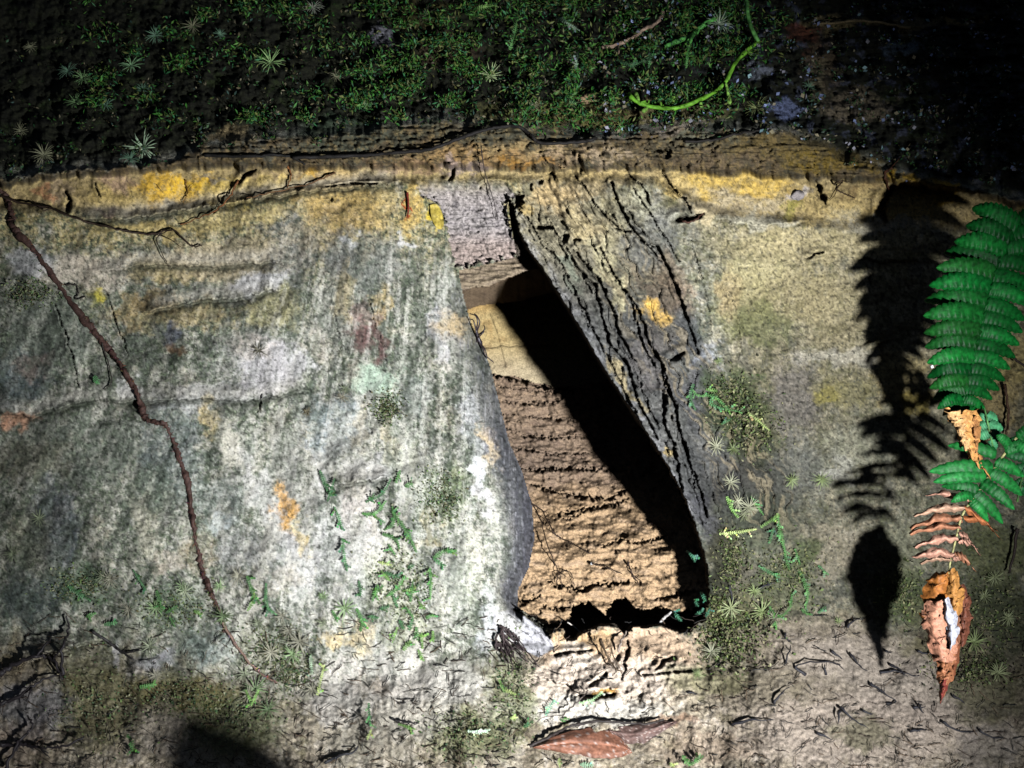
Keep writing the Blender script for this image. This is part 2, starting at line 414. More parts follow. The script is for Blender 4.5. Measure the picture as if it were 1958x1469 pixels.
# hole
hin = inside(U + jit, V + jit * 0.7, HOLE)
qh, _ = seg_dist(U, V, HOLE + [HOLE[0]])
sd = np.where(hin, -qh, qh)
D_FRONT = d.copy()
RIGHTSIDE = U > np.interp(V, [380, 480, 700, 900, 1100, 1200], [972, 985, 1040, 1140, 1180, 1120])
d = np.where(hin & (RIGHTSIDE | (V > 1170)), d + 0.022 + np.clip(qh, 0, 8) * 0.001, d)
d = np.where(hin & ~RIGHTSIDE & (V <= 1170), d + qh * 0.0008, d)

def depth_at(u, v):
    i = int(np.clip(np.searchsorted(us, u) - 1, 0, len(us) - 2)); j = int(np.clip(np.searchsorted(vs, v) - 1, 0, len(vs) - 2))
    a = (u - us[i]) / (us[i + 1] - us[i]); b = (v - vs[j]) / (vs[j + 1] - vs[j])
    D = D_FRONT
    return float((D[j, i] * (1 - a) + D[j, i + 1] * a) * (1 - b) + (D[j + 1, i] * (1 - a) + D[j + 1, i + 1] * a) * b)

# ------------------------------------------------------------------ colour of the bank (albedo, with the hot spot and step shade painted in)
def rgb(*c): return np.array(c, float)
C = np.empty(U.shape + (3,))
WU = U + fbm(U / 38, V / 38, 4, 101) * 26
WV = V + fbm(U / 38, V / 38, 4, 102) * 26
GR = fbm(U / 5.5, V / 5.5, 3, 103)          # grain
def mixc(wt, col):
    global C
    wt = np.clip(wt, 0, 1)[..., None]
    C = C * (1 - wt) + np.array(col) * wt
C[:] = (0.215, 0.22, 0.19)
n_a = fbm(st / 42, V / 120, 5, 111, 0.6); n_b = fbm(U / 55, V / 55, 5, 112, 0.6); n_c = fbm(U / 24, V / 24, 4, 113, 0.65); n_d = fbm(U / 120, V / 120, 4, 114)
mixc(smooth(0.0, 0.45, n_a) * 0.6, (0.11, 0.12, 0.115))
mixc(smooth(0.05, 0.5, -n_a + 0.3 * GR) * 0.5, (0.40, 0.39, 0.36))
mixc(smooth(0.0, 0.5, n_b + 0.3 * GR) * 0.65, (0.10, 0.13, 0.09))
mixc(smooth(0.1, 0.55, -n_b) * 0.5, (0.40, 0.36, 0.27))
mixc(smooth(0.15, 0.5, n_c + GR * 0.5) * 0.55, (0.075, 0.085, 0.075))
mixc(smooth(0.12, 0.5, -n_c + GR * 0.5) * 0.3, (0.45, 0.44, 0.41))
# right half: tan sandstone with dark pits
rt = smooth(1330, 1420, U + n_d * 60) * smooth(-10, 20, V - vB)
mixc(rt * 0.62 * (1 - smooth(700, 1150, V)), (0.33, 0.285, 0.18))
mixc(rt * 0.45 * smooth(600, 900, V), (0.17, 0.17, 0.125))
p1_, _, pid = worley(U / 17, V / 17, 121)
mixc(rt * (pid > 0.45) * (1 - smooth(0.10, 0.30, p1_ + GR * .1)) * 0.55 * (1 - smooth(700, 1000, V)), (0.10, 0.10, 0.07))

def blob(u, v, ru, rv, col, wt=0.8, ang=0, hard=0.35, grain=0.25):
    a = math.radians(ang); R = max(ru, rv) * 1.9 + 40
    sl = window(us, vs, [(u, v)], R)
    x = WU[sl] - u; y = WV[sl] - v
    X = (x * math.cos(a) + y * math.sin(a)) / ru; Y = (-x * math.sin(a) + y * math.cos(a)) / rv
    r = np.hypot(X, Y) + GR[sl] * grain + n_c[sl] * 0.25
    ww = (1 - smooth(1 - hard, 1 + hard, r)) * wt
    C[sl] = C[sl] * (1 - ww[..., None]) + np.array(col) * ww[..., None]
WHT = (0.62, 0.61, 0.62); PINK = (0.50, 0.44, 0.38); OCH = (0.50, 0.31, 0.07); TAN = (0.42, 0.33, 0.17); DGR = (0.08, 0.085, 0.085); SLT = (0.12, 0.14, 0.16)
MOS = (0.08, 0.12, 0.045); GGR = (0.13, 0.17, 0.13); ORA = (0.62, 0.36, 0.13); PUR = (0.30, 0.27, 0.29); BRN = (0.16, 0.10, 0.06); PMG = (0.33, 0.42, 0.33)
# crisp-edged crusts and runs
cr1 = fbm(U / 20 + GR * .2, V / 20, 5, 191, 0.72); cr2 = fbm(U / 13, V / 13 + GR * .2, 5, 192, 0.72); cr3 = fbm(st / 34 + n_c * .25, V / 150, 5, 193, 0.6)
strip = smooth(-6, 6, V - vT) * (1 - smooth(-6, 8, V - vL))
face = rockw * (1 - strip) * (1 - bw) * (1 - ins * .8) * (1 - smoothing * .8)
LW = (U < 1000) * 1.0
ywl = (1 - smooth(430, 545, V + n_d * 70)) * face * LW * smooth(-.5, 0.0, n_b)
mixc(ywl * 0.6, (0.46, 0.37, 0.17))
yel_w = (1 - smooth(340, 600, V + n_d * 90)) * face * smooth(-0.25, 0.25, n_b + 0.1)
mixc(yel_w * 0.40, (0.42, 0.335, 0.155))
mixc(face * LW * smooth(0.16, 0.24, cr1) * 0.5, (0.075, 0.095, 0.07))
RW = face * (1 - LW) * (1 - lipw)
mixc(RW * smooth(0.14, 0.24, cr1) * 0.45, (0.13, 0.135, 0.065)); mixc(RW * smooth(0.16, 0.26, cr2) * 0.5, (0.13, 0.12, 0.075)); mixc(RW * smooth(0.14, 0.26, -cr1) * 0.4, (0.42, 0.37, 0.27)); mixc(RW * smooth(0.2, 0.3, fbm(U / 30, V / 60, 5, 196, .7)) * .5, (0.17, 0.17, 0.15))
mixc(face * LW * smooth(0.16, 0.24, -cr1) * 0.28, (0.38, 0.36, 0.29))
mixc(face * LW * smooth(0.10, 0.22, cr3) * 0.55 * smooth(350, 600, V), (0.085, 0.10, 0.085))
hot_w = np.exp(-((U - 690) / 330.0) ** 2 - ((V - 1080) / 290.0) ** 2)  # mask of the torch's bright pool, painted in as paler rock
mixc(face * LW * smooth(0.12, 0.26, -cr3 + hot_w * .06) * (0.22 + 0.46 * hot_w) * smooth(480, 700, V), (0.54, 0.53, 0.49))
mixc(face * LW * smooth(0.08, 0.16, cr2 + .1 * n_a) * 0.5, (0.15, 0.20, 0.12))
mixc(face * LW * smooth(0.26, 0.32, cr2) * 0.6 * (1 - .5 * hot_w), (0.05, 0.06, 0.05))
mixc(face * LW * smooth(0.24, 0.32, -cr2 + hot_w * .10) * (0.10 + 0.35 * hot_w), (0.62, 0.61, 0.56))
# left face patches
for a in [(160,520,95,35,PINK,.7),(60,500,45,28,(0.4,0.4,0.42),.7),(190,565,16,22,(0.42,0.36,0.08),.9),(330,510,90,32,TAN,.7),(450,500,120,45,(0.45,0.38,0.26),.8),(500,540,48,26,WHT,.85,-15),
          (660,400,75,50,(0.44,0.31,0.13),.75),(600,450,45,30,TAN,.5),(580,360,60,24,(0.5,0.36,0.16),.8),(665,462,24,9,WHT,.85),(765,466,16,9,WHT,.85),(735,385,22,38,TAN,.6),(790,400,14,55,(0.5,0.36,0.14),.8,4),
          (330,600,120,30,TAN,.6),(520,590,60,40,(0.36,0.33,0.18),.7),(330,645,14,16,SLT,.8),(340,665,16,12,BRN,.8),(290,580,40,22,(0.30,0.22,0.11),.7),(240,600,18,40,(0.30,0.22,0.11),.5,10),
          (515,700,62,48,(0.52,0.50,0.52),.85),(480,665,35,22,PINK,.7),(570,700,20,26,WHT,.7),(400,760,110,22,(0.42,0.42,0.44),.6,-4),(245,740,22,22,WHT,.6),(100,640,90,60,(0.13,0.15,0.13),.65),(40,720,60,50,(0.10,0.13,0.15),.7),
          (60,700,36,22,(0.24,0.18,0.15),.6),(30,805,32,16,(0.40,0.22,0.15),.8,-20),(140,860,160,60,(0.15,0.17,0.15),.5),(60,880,70,40,(0.16,0.15,0.11),.6),(330,870,60,90,(0.16,0.19,0.20),.6),(300,940,40,50,(0.13,0.17,0.12),.5),
          (400,800,18,34,TAN,.7,-20),(440,850,18,55,(0.52,0.50,0.44),.85,-24),(490,930,15,70,WHT,.8,-24),(530,1000,16,60,WHT,.8,-20),(545,970,13,42,ORA,.95,-12),(575,1030,10,34,(0.55,0.42,0.17),.8,-12),(590,830,16,55,(0.60,0.54,0.42),.75,-12),(605,880,14,40,WHT,.6,-10),
          (570,1080,40,60,WHT,.7,-10),(560,890,40,80,(0.48,0.47,0.43),.55,-18),(500,960,20,90,(0.50,0.49,0.45),.5,-20),(540,1110,45,22,PINK,.6),(630,1040,34,60,WHT,.65),(690,1000,36,70,(0.60,0.55,0.53),.8,-6),(700,900,50,22,WHT,.7),(710,885,36,12,WHT,.6),(420,1000,34,18,(0.45,0.50,0.52),.7),(420,950,70,30,(0.20,0.24,0.23),.5),
          (280,1010,18,60,(0.46,0.44,0.36),.7,-15),(320,1080,26,20,(0.42,0.36,0.30),.6),(690,640,16,34,(0.20,0.12,0.12),.85,-12),(730,660,13,44,(0.20,0.12,0.12),.8,-6),(675,600,16,12,(0.20,0.12,0.12),.6),(700,610,30,16,PINK,.4),(730,590,14,40,TAN,.75,-8),
          (715,725,34,24,PMG,.85),(680,715,25,16,(0.5,0.45,0.38),.5),(640,600,40,60,(0.26,0.26,0.24),.5),(560,470,50,70,(0.15,0.16,0.19),.5),(650,480,30,50,(0.16,0.17,0.18),.5),(700,500,70,60,(0.20,0.21,0.21),.55),(655,560,18,50,TAN,.5),(610,660,20,40,PINK,.4),
          (640,820,60,60,(0.26,0.30,0.34),.6),(600,790,40,30,(0.22,0.26,0.25),.5),(690,810,14,40,(0.5,0.44,0.33),.6),(745,830,11,55,(0.55,0.48,0.34),.6,-6),(760,880,22,50,(0.50,0.50,0.42),.5),(790,760,35,40,(0.25,0.28,0.27),.6),(740,775,26,20,GGR,.6),
          (860,650,24,60,(0.45,0.42,0.40),.6,-10),(862,622,22,20,(0.55,0.42,0.25),.7),(838,640,14,60,(0.40,0.40,0.44),.6,-8),(850,560,16,60,(0.44,0.44,0.42),.5,-6),(920,900,18,26,(0.80,0.80,0.80),.95),(925,945,14,36,WHT,.8,-8),(905,830,20,90,(0.42,0.42,0.46),.6,-10),(930,830,9,18,(0.5,0.4,0.28),.9),
          (945,840,8,36,(0.5,0.40,0.28),.9,-18),(840,950,45,55,(0.13,0.17,0.09),.65),(880,930,20,40,(0.15,0.19,0.10),.5),(790,900,24,80,(0.38,0.40,0.34),.5,-6),(900,1040,9,100,(0.48,0.50,0.47),.6,-3),(890,1100,22,80,(0.38,0.40,0.33),.6),(850,1080,20,60,(0.33,0.34,0.28),.5),
          (820,1010,16,36,(0.5,0.42,0.26),.6),(700,1080,40,60,(0.55,0.53,0.52),.6),(760,1110,60,60,(0.36,0.38,0.28),.6),(930,1210,18,45,(0.52,0.53,0.57),.8,6),(935,1160,9,40,(0.52,0.53,0.52),.7),(640,1220,28,16,(0.62,0.52,0.34),.8),(690,1225,26,34,(0.70,0.60,0.42),.8),(770,1210,50,60,(0.42,0.42,0.30),.6),
          (470,1060,70,40,(0.42,0.42,0.42),.6),(380,1060,30,40,(0.3,0.24,0.16),.5),(440,1160,60,40,(0.34,0.32,0.30),.4),(330,1160,70,40,(0.16,0.21,0.15),.6),(150,1120,60,36,(0.07,0.13,0.07),.7),(110,1000,40,80,(0.10,0.12,0.15),.6,-10),(50,1030,50,60,(0.12,0.13,0.09),.5),(60,1150,70,50,(0.08,0.11,0.11),.7),
          (290,1270,34,20,(0.45,0.45,0.52),.6),(220,1260,12,26,(0.52,0.52,0.60),.8,8),(400,1240,50,30,(0.24,0.30,0.30),.6)]:
    blob(*a)
# dark lichen band & greys on the lip
mixc(lipw * (1 - smooth(90, 190, ql)) * 0.7, (0.20, 0.20, 0.205))
mixc(lipw * smooth(0.15, 0.5, fbm(ql / 12, tl_ * 14, 4, 141)) * 0.5, (0.11, 0.112, 0.12))
mixc(lipw * (1 - smooth(430, 640, V)) * 0.55, (0.38, 0.33, 0.20))
mixc(lipw * np.exp(-(ql / 15) ** 2) * .55 * smooth(-.4, .3, n_c), (0.40, 0.40, 0.43))
for a in [(1060,370,50,34,(0.48,0.36,0.20),.8),(1110,430,30,40,(0.45,0.37,0.22),.7,-30),(1160,510,18,60,(0.46,0.42,0.28),.85,-22),(1180,555,14,34,(0.46,0.42,0.28),.8,-20),(1090,520,14,40,(0.28,0.31,0.25),.7,-35),(1130,345,50,30,(0.38,0.30,0.18),.7),(1253,596,24,15,(0.58,0.38,0.12),.95,25),
          (1200,405,40,34,(0.32,0.30,0.22),.6),(1262,412,26,20,(0.46,0.45,0.38),.7),(1230,380,20,30,(0.48,0.47,0.36),.6),(1245,470,50,50,(0.14,0.15,0.17),.6,-30),(1270,420,60,30,(0.22,0.22,0.20),.4),(1270,560,60,30,(0.22,0.16,0.12),.6,30),(1290,540,20,60,(0.26,0.20,0.15),.6,-20),(1270,640,50,40,(0.20,0.18,0.17),.6),
          (1195,730,10,60,(0.45,0.38,0.24),.9,-30),(1240,700,50,30,(0.22,0.20,0.20),.6,50),(1320,640,24,60,(0.14,0.15,0.17),.6,-20),(1345,688,34,9,(0.36,0.38,0.43),.6,-10),(1360,660,18,12,(0.3,0.31,0.35),.5),(1330,760,30,60,(0.17,0.17,0.19),.6),(1330,900,30,70,(0.12,0.125,0.13),.6,-18),(1345,985,20,50,(0.12,0.12,0.14),.7,-14),
          (1000,395,8,26,(0.52,0.40,0.2),.9,-38),(1275,862,8,14,(0.44,0.34,0.16),.8,-30)]:
    blob(*a)
# right wall patches
for a in [(1420,580,60,70,(0.26,0.25,0.12),.45),(1400,560,24,40,(0.40,0.30,0.18),.5),(1500,560,90,60,(0.34,0.29,0.17),.5),(1600,590,70,70,(0.36,0.31,0.19),.5),(1450,500,70,50,(0.40,0.36,0.22),.5),(1460,620,60,40,(0.14,0.16,0.07),.5),(1600,680,90,16,(0.42,0.40,0.36),.5),(1400,770,60,60,(0.10,0.15,0.06),.7),(1440,830,60,50,(0.13,0.16,0.07),.6),
          (1520,760,50,70,(0.22,0.20,0.20),.6),(1520,900,70,60,(0.18,0.19,0.19),.5),(1610,750,60,30,(0.28,0.25,0.12),.5),(1580,760,26,16,(0.30,0.26,0.07),.5),(1720,720,50,50,(0.45,0.37,0.20),.7),(1755,770,30,24,(0.36,0.28,0.07),.6),(1640,850,60,50,(0.34,0.34,0.27),.5),(1600,900,40,20,(0.42,0.41,0.38),.5),(1450,1000,70,60,(0.14,0.17,0.11),.6),
          (1600,1050,60,60,(0.36,0.31,0.24),.5),(1540,1060,26,24,(0.10,0.14,0.05),.6),(1500,1120,60,50,(0.15,0.17,0.09),.6),(1390,1060,30,60,(0.12,0.11,0.07),.7),(1400,1110,40,60,(0.20,0.18,0.14),.5),(1360,1150,34,90,(0.045,0.05,0.03),.85,12),(1380,1060,26,60,(0.07,0.07,0.045),.7,-10),(1720,1130,50,60,(0.10,0.14,0.05),.7),(1720,1060,40,60,(0.26,0.26,0.18),.5),
          (1890,760,60,80,(0.40,0.31,0.15),.7),(1940,690,30,50,(0.42,0.34,0.16),.7),(1900,1060,70,60,(0.14,0.16,0.06),.6),(1900,1200,80,90,(0.07,0.09,0.035),.7),(1800,1180,60,60,(0.13,0.14,0.06),.6),(1420,1190,80,50,(0.16,0.16,0.075),.7),(1400,1250,60,40,(0.15,0.155,0.08),.7),(1340,1290,60,30,(0.2,0.19,0.1),.5)]:
    blob(*a)
# ochre band under the ledge
yb = ins * smooth(-0.9, 0.1, n_d + .2)
mixc(ins * 0.85, (0.44, 0.33, 0.15))
mixc(ins * smooth(0.1, 0.5, n_b) * 0.6, (0.24, 0.18, 0.09))
for a in [(360,365,80,30,(0.85,0.52,0.06),1),(300,350,34,18,(0.62,0.38,0.06),.9),(220,380,60,24,(0.46,0.34,0.12),.8),(225,350,40,20,(0.46,0.30,0.22),.6),(110,370,30,22,(0.40,0.30,0.20),.7),(90,375,14,12,(0.55,0.25,0.12),.7),(420,372,50,26,(0.56,0.42,0.13),.85),(520,345,70,18,(0.60,0.45,0.16),.9),(620,335,70,14,(0.60,0.42,0.16),.9),(590,338,24,8,(0.62,0.36,0.05),.9),
          (250,430,90,12,(0.24,0.20,0.10),.8),(350,402,110,9,(0.24,0.20,0.12),.8,-5),(190,405,24,6,(0.12,0.05,0.02),.9),(450,420,120,20,(0.44,0.36,0.18),.7,-8),(300,440,80,14,(0.42,0.33,0.15),.8),(550,330,90,8,(0.30,0.22,0.14),.6),(410,345,30,6,(0.20,0.20,0.19),.8,15),
          (1345,345,60,26,(0.62,0.43,0.12),.95),(1450,352,60,26,(0.64,0.44,0.12),.95),(1300,355,22,26,(0.58,0.44,0.20),.9,-30),(1400,395,100,22,(0.50,0.42,0.28),.8),(1450,425,80,14,(0.46,0.44,0.36),.7),(1525,375,20,14,(0.42,0.38,0.36),.9),(1520,398,26,12,(0.30,0.27,0.06),.8),(1600,400,60,30,(0.50,0.38,0.17),.85),(1640,420,60,20,(0.44,0.38,0.24),.7),(1640,365,36,12,(0.26,0.18,0.08),.8),
          (1740,350,60,18,(0.56,0.34,0.05),.95,8),(1770,375,50,20,(0.58,0.38,0.08),.9),(1740,400,60,26,(0.54,0.38,0.14),.9),(1700,430,90,18,(0.40,0.38,0.32),.7),(1800,370,30,14,(0.55,0.34,0.06),.9),(1580,470,160,30,(0.42,0.36,0.22),.6),
          (830,412,15,24,(0.55,0.42,0.08),.95,-8),(780,393,3,22,(0.35,0.06,0.02),1,0)]:
    blob(*a)
mixc(bw * 0.85, (0.37, 0.335, 0.34))
mixc(bw * smooth(0.0, 0.5, fbm(U / 16, V / 5, 4, 151)) * 0.6, (0.20, 0.18, 0.20))
mixc(bw * smooth(430, 480, V) * 0.55, (0.36, 0.27, 0.23))
mixc(bw * (1 - smooth(330, 420, V)) * 0.35, (0.40, 0.34, 0.30))
# rounded lip of the ledge
strip = smooth(-6, 6, V - vT) * (1 - smooth(-6, 8, V - vL))
mixc(strip * 0.95, (0.115, 0.085, 0.05))
mixc(strip * smooth(0.0, 0.6, n_b) * 0.7, (0.07, 0.075, 0.06))
for a in [(700,270,140,18,(0.085,0.095,0.07),.8,-8),(950,255,120,24,(0.095,0.095,0.07),.85),(480,283,90,9,(0.11,0.11,0.09),.8),(960,300,180,22,(0.33,0.22,0.11),.9),(780,318,90,10,(0.30,0.20,0.12),.8),(1100,300,90,18,(0.34,0.26,0.18),.8),(1000,285,90,8,(0.36,0.28,0.16),.7),(890,322,40,16,(0.33,0.26,0.24),.8),(1010,312,60,8,(0.34,0.18,0.05),.7),
          (1330,280,100,18,(0.14,0.12,0.08),.8),(1500,280,120,26,(0.16,0.12,0.05),.8),(1600,310,100,18,(0.20,0.14,0.035),.8),(1380,310,90,18,(0.16,0.12,0.08),.7),(1750,345,60,10,(0.18,0.13,0.03),.6),(1340,262,70,10,(0.16,0.17,0.13),.7),(1150,262,60,8,(0.09,0.09,0.08),.8),(1170,300,60,14,(0.36,0.29,0.21),.7)]:
    blob(*a)
# bank above the ledge
mixc(mossw, (0.020, 0.022, 0.012))
mixc(mossw * smooth(0.1, 0.5, n_b) * 0.8, (0.03, 0.045, 0.015))
mixc(mossw * smooth(0.15, 0.45, n_c + 0.2) * 0.6, (0.008, 0.008, 0.006))
mixc(mossw * smooth(1250, 1500, U) * smooth(0.15, 0.4, -n_c) * 0.7, (0.08, 0.09, 0.14))
for a in [(1130,220,180,24,(0.18,0.15,0.07),.8),(1300,215,100,18,(0.17,0.15,0.08),.7),(1000,215,100,18,(0.12,0.12,0.05),.7),(1260,240,70,12,(0.30,0.26,0.22),.8),(1190,240,60,6,(0.24,0.22,0.08),.7),(440,258,60,14,(0.24,0.19,0.11),.8),(1570,120,34,60,(0.12,0.09,0.06),.7),(1540,70,26,20,(0.16,0.06,0.04),.7),(1600,45,60,12,(0.16,0.13,0.07),.8),(1720,45,140,8,(0.16,0.13,0.07),.7),(1640,205,70,26,(0.18,0.15,0.11),.8),
          (1560,150,24,30,(0.20,0.18,0.12),.7),(1850,44,50,8,(0.22,0.16,0.07),.8),(1460,140,26,18,(0.20,0.22,0.28),.6),(1500,210,30,14,(0.14,0.17,0.30),.7),(1720,90,30,14,(0.10,0.14,0.2),.7),(730,65,20,22,(0.20,0.20,0.24),.8),(860,100,60,30,(0.09,0.06,0.04),.6),(800,30,60,30,(0.09,0.08,0.03),.6),(640,240,80,16,(0.06,0.09,0.06),.6)]:
    blob(*a)
# ground colours
gw_keep = gw; gw = smooth(-45, 120, (V - vG) + 70 * n_b + 40 * n_c) * (V > 1100)
mixc(gw, (0.38, 0.33, 0.26))
mixc(gw * smooth(0.1, 0.5, n_b) * 0.6, (0.20, 0.18, 0.10))
mixc(gw * smooth(0.15, 0.5, n_c + 0.3 * GR) * 0.5, (0.13, 0.10, 0.085))
mixc(gw * smooth(0.1, 0.5, -n_c + 0.3 * GR) * 0.5, (0.60, 0.55, 0.50))
for a in [(1180,1245,150,50,(0.64,0.47,0.35),.9),(1110,1225,60,26,(0.55,0.38,0.22),.8),(1250,1240,70,40,(0.50,0.38,0.28),.8),(1150,1300,180,40,(0.68,0.58,0.50),.9),(1150,1322,30,11,(0.60,0.33,0.10),.95),(1090,1360,170,30,(0.72,0.68,0.62),.9),(1100,1255,40,20,(0.62,0.56,0.50),.7),(985,1235,34,34,(0.22,0.20,0.19),.7),(980,1320,40,80,(0.18,0.20,0.10),.7,-20),(900,1400,90,50,(0.20,0.22,0.10),.7),(870,1310,70,40,(0.62,0.60,0.56),.8),(780,1370,90,40,(0.56,0.53,0.48),.7),
          (740,1290,110,50,(0.62,0.58,0.54),.8),(700,1310,40,22,(0.26,0.20,0.14),.6),(640,1330,70,50,(0.58,0.55,0.52),.7),(700,1420,90,50,(0.30,0.28,0.24),.6),(520,1240,60,50,(0.24,0.24,0.17),.6),(560,1290,50,40,(0.26,0.25,0.18),.6),(350,1330,110,40,(0.15,0.13,0.04),.8),(300,1390,60,60,(0.28,0.25,0.22),.6),(450,1390,90,60,(0.08,0.10,0.035),.7),(180,1340,90,90,(0.12,0.115,0.045),.7),(60,1350,70,60,(0.22,0.22,0.26),.6),(40,1280,60,30,(0.20,0.16,0.10),.6),(30,1430,80,40,(0.22,0.17,0.14),.6),
          (1560,1230,140,50,(0.40,0.34,0.26),.7),(1700,1300,220,70,(0.46,0.40,0.35),.85,18),(1500,1330,130,50,(0.30,0.26,0.20),.6),(1640,1400,240,70,(0.46,0.39,0.34),.8),(1350,1300,80,30,(0.22,0.21,0.12),.7),(1650,1400,60,30,(0.13,0.14,0.06),.5),(1880,1320,80,60,(0.12,0.12,0.06),.7,20),(1350,1430,100,30,(0.36,0.28,0.22),.6),(1290,1380,50,14,(0.26,0.14,0.09),.5),(1900,1430,60,50,(0.22,0.20,0.19),.6),(1800,1240,60,24,(0.24,0.22,0.12),.6)]:
    blob(*a)
# fine root litter lines on the ground
rl = ridged(U / 26 + fbm(U / 20, V / 20, 2, 5), V / 20, 2, 161)
mixc(gw * smooth(0.90, 0.97, rl) * 0.75, (0.05, 0.04, 0.035))
rl = ridged(U / 15 + 3, V / 12 + fbm(U / 16, V / 16, 2, 5), 2, 163)
mixc(gw * smooth(0.90, 0.98, rl) * 0.55, (0.06, 0.045, 0.04))
# slab
mixc(slab * 0.95, (0.46, 0.46, 0.50)); mixc(slab * smooth(0.1, 0.5, fbm((U - V) / 5, (U + V) / 30, 3, 171)) * 0.7, (0.28, 0.27, 0.30))
# side face of the left edge: blue grey, combed with fine pale scratches
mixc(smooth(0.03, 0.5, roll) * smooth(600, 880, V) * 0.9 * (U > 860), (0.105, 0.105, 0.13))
mixc(smoothing * smooth(0.2, 0.6, fbm(st / 3.5, V / 26, 3, 173)) * 0.40, (0.38, 0.38, 0.42))
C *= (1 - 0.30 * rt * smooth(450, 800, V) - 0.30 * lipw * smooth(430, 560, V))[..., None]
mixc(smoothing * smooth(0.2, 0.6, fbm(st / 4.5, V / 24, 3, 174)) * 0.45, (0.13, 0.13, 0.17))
mixc(face * LW * smooth(0.18, 0.26, cr1) * 0.22, (0.10, 0.125, 0.08))
fst = fbm(st / 34 + n_c * .5, V / 190 + n_b * .4, 5, 197, .6)
fs2 = fbm(st / 17, V / 230, 4, 198, .55); rgt = smooth(380, 560, U) * smooth(380, 560, V)
mixc(face * LW * rgt * smooth(0.10, 0.28, fs2 + n_c * .35 + n_b * .15) * .34, (0.13, 0.14, 0.13)); mixc(face * LW * rgt * smooth(0.14, 0.30, -fs2 + n_c * .35 + n_b * .15) * .36, (0.58, 0.57, 0.54))
mixc(face * LW * smooth(0.08, 0.22, fst) * 0.38 * smooth(420, 620, V), (0.15, 0.175, 0.14)); mixc(face * LW * smooth(0.10, 0.24, -fst) * (0.12 + .36 * hot_w) * smooth(420, 620, V), (0.54, 0.52, 0.45))
mixc(face * LW * smooth(0.26, 0.32, cr2) * 0.35, (0.08, 0.095, 0.07))
mixc(face * LW * smooth(0.24, 0.32, -cr2 + hot_w * .10) * (0.05 + 0.22 * hot_w), (0.66, 0.655, 0.62))
mixc(LIPG * 0.8, (0.04, 0.038, 0.036))
mixc(lipw * smooth(0.1, 0.3, fbm(wq / 11, (V + .5 * U) / 90, 4, 195)) * 0.5 * smooth(40, 90, ql), (0.30, 0.25, 0.17))
mixc(strip * smooth(0.05, 0.2, cr2) * 0.55, (0.24, 0.18, 0.09)); mixc(strip * smooth(0.1, 0.2, -cr1) * 0.6, (0.055, 0.05, 0.035))
mixc(ins * smooth(0.12, 0.2, cr2) * 0.5, (0.56, 0.43, 0.19)); mixc(ins * smooth(0.2, 0.3, cr1) * 0.4, (0.22, 0.16, 0.08))
C *= np.array((1.02, 1.0, 0.965))
for pts, A, L in STEPS[:6]:
    sl = window(us, vs, pts, 120); Us = U[sl]; Vs = V[sl]; p = np.array(pts, float)
    line = np.interp(Us, p[:, 0], p[:, 1]) + fbm(Us / 25, Us * 0 + 3, 3, 71) * 7
    e = smooth(p[0, 0] - 10, p[0, 0] + 30, Us) * (1 - smooth(p[-1, 0] - 30, p[-1, 0] + 10, Us)); s_ = Vs - line
    a1 = (e * 0.5 * np.exp(-((s_ + 14) / 13) ** 2))[..., None]; a2 = (e * 0.65 * np.exp(-((s_ - 5) / 7) ** 2))[..., None]  # paints a lit pale edge above each step and a shadow line beneath
    C[sl] = C[sl] * (1 - a1) + np.array((0.46, 0.43, 0.38)) * a1; C[sl] = C[sl] * (1 - a2) + np.array((0.06, 0.07, 0.05)) * a2
for a in [(545,975,14,44,(0.62,0.34,0.10),.9,-12),(575,1030,10,30,(0.55,0.42,0.18),.7,-12),(688,640,20,26,(0.15,0.075,0.07),.75,-12),(728,655,13,42,(0.15,0.08,0.075),.75,-6),(700,600,30,18,(0.17,0.09,0.08),.6),(715,722,36,24,(0.40,0.50,0.40),.7),(920,900,16,24,(0.85,0.85,0.86),.95),(935,850,8,40,(0.50,0.40,0.27),.85,-18),
          (180,570,16,24,(0.36,0.33,0.08),.7),(500,690,70,45,(0.46,0.44,0.45),.55),(505,535,44,24,(0.50,0.49,0.50),.6,-12),(860,622,24,22,(0.52,0.40,0.24),.6),(35,803,34,16,(0.42,0.22,0.14),.7,-20),(640,1222,24,14,(0.66,0.52,0.30),.7),(690,1226,24,30,(0.70,0.58,0.38),.7),(340,668,14,12,(0.15,0.10,0.06),.7),(335,640,12,14,(0.13,0.13,0.17),.7),(1253,596,24,14,(0.62,0.40,0.13),.8,25)]:
    blob(*a[:5], a[5] * (0.9 if a[0] in (920, 935) else 0.62), a[6] if len(a) > 6 else 0, 0.6, 0.45)
# overall contrast from lichen speckle
sp1 = fbm(U / 5.0, V / 5.0, 2, 181); sp2 = fbm(U / 9 + GR * .3, V / 9, 4, 182, 0.7)
spk = rockw * (1 - strip) * 0.55 + 0.45
lum = C.mean(-1)
C *= np.exp(spk * (0.26 * np.clip(sp1, -1.2, 1.2) + 0.42 * np.clip(sp2, -1.2, 1.2)))[..., None]
dk = smooth(0.25, 0.45, fbm(U / 7.5, V / 7.5, 4, 183) + 0.25 * sp2) * spk
C *= (1 - 0.50 * dk)[..., None]
wh = smooth(0.25, 0.45, fbm(U / 8, V / 8, 4, 184) + 0.3 * sp2) * rockw * (1 - strip) * smooth(0.10, 0.35, lum) * (1 - ins)
hot_speck_w = np.exp(-((U - 720) / 380.0) ** 2 - ((V - 1060) / 300.0) ** 2)  # white specks strengthened to imitate the torch's bright centre
C = C * (1 - (0.06 + 0.18 * hot_speck_w)[..., None] * wh[..., None]) + np.array((0.66, 0.65, 0.63)) * (0.06 + 0.18 * hot_speck_w)[..., None] * wh[..., None]
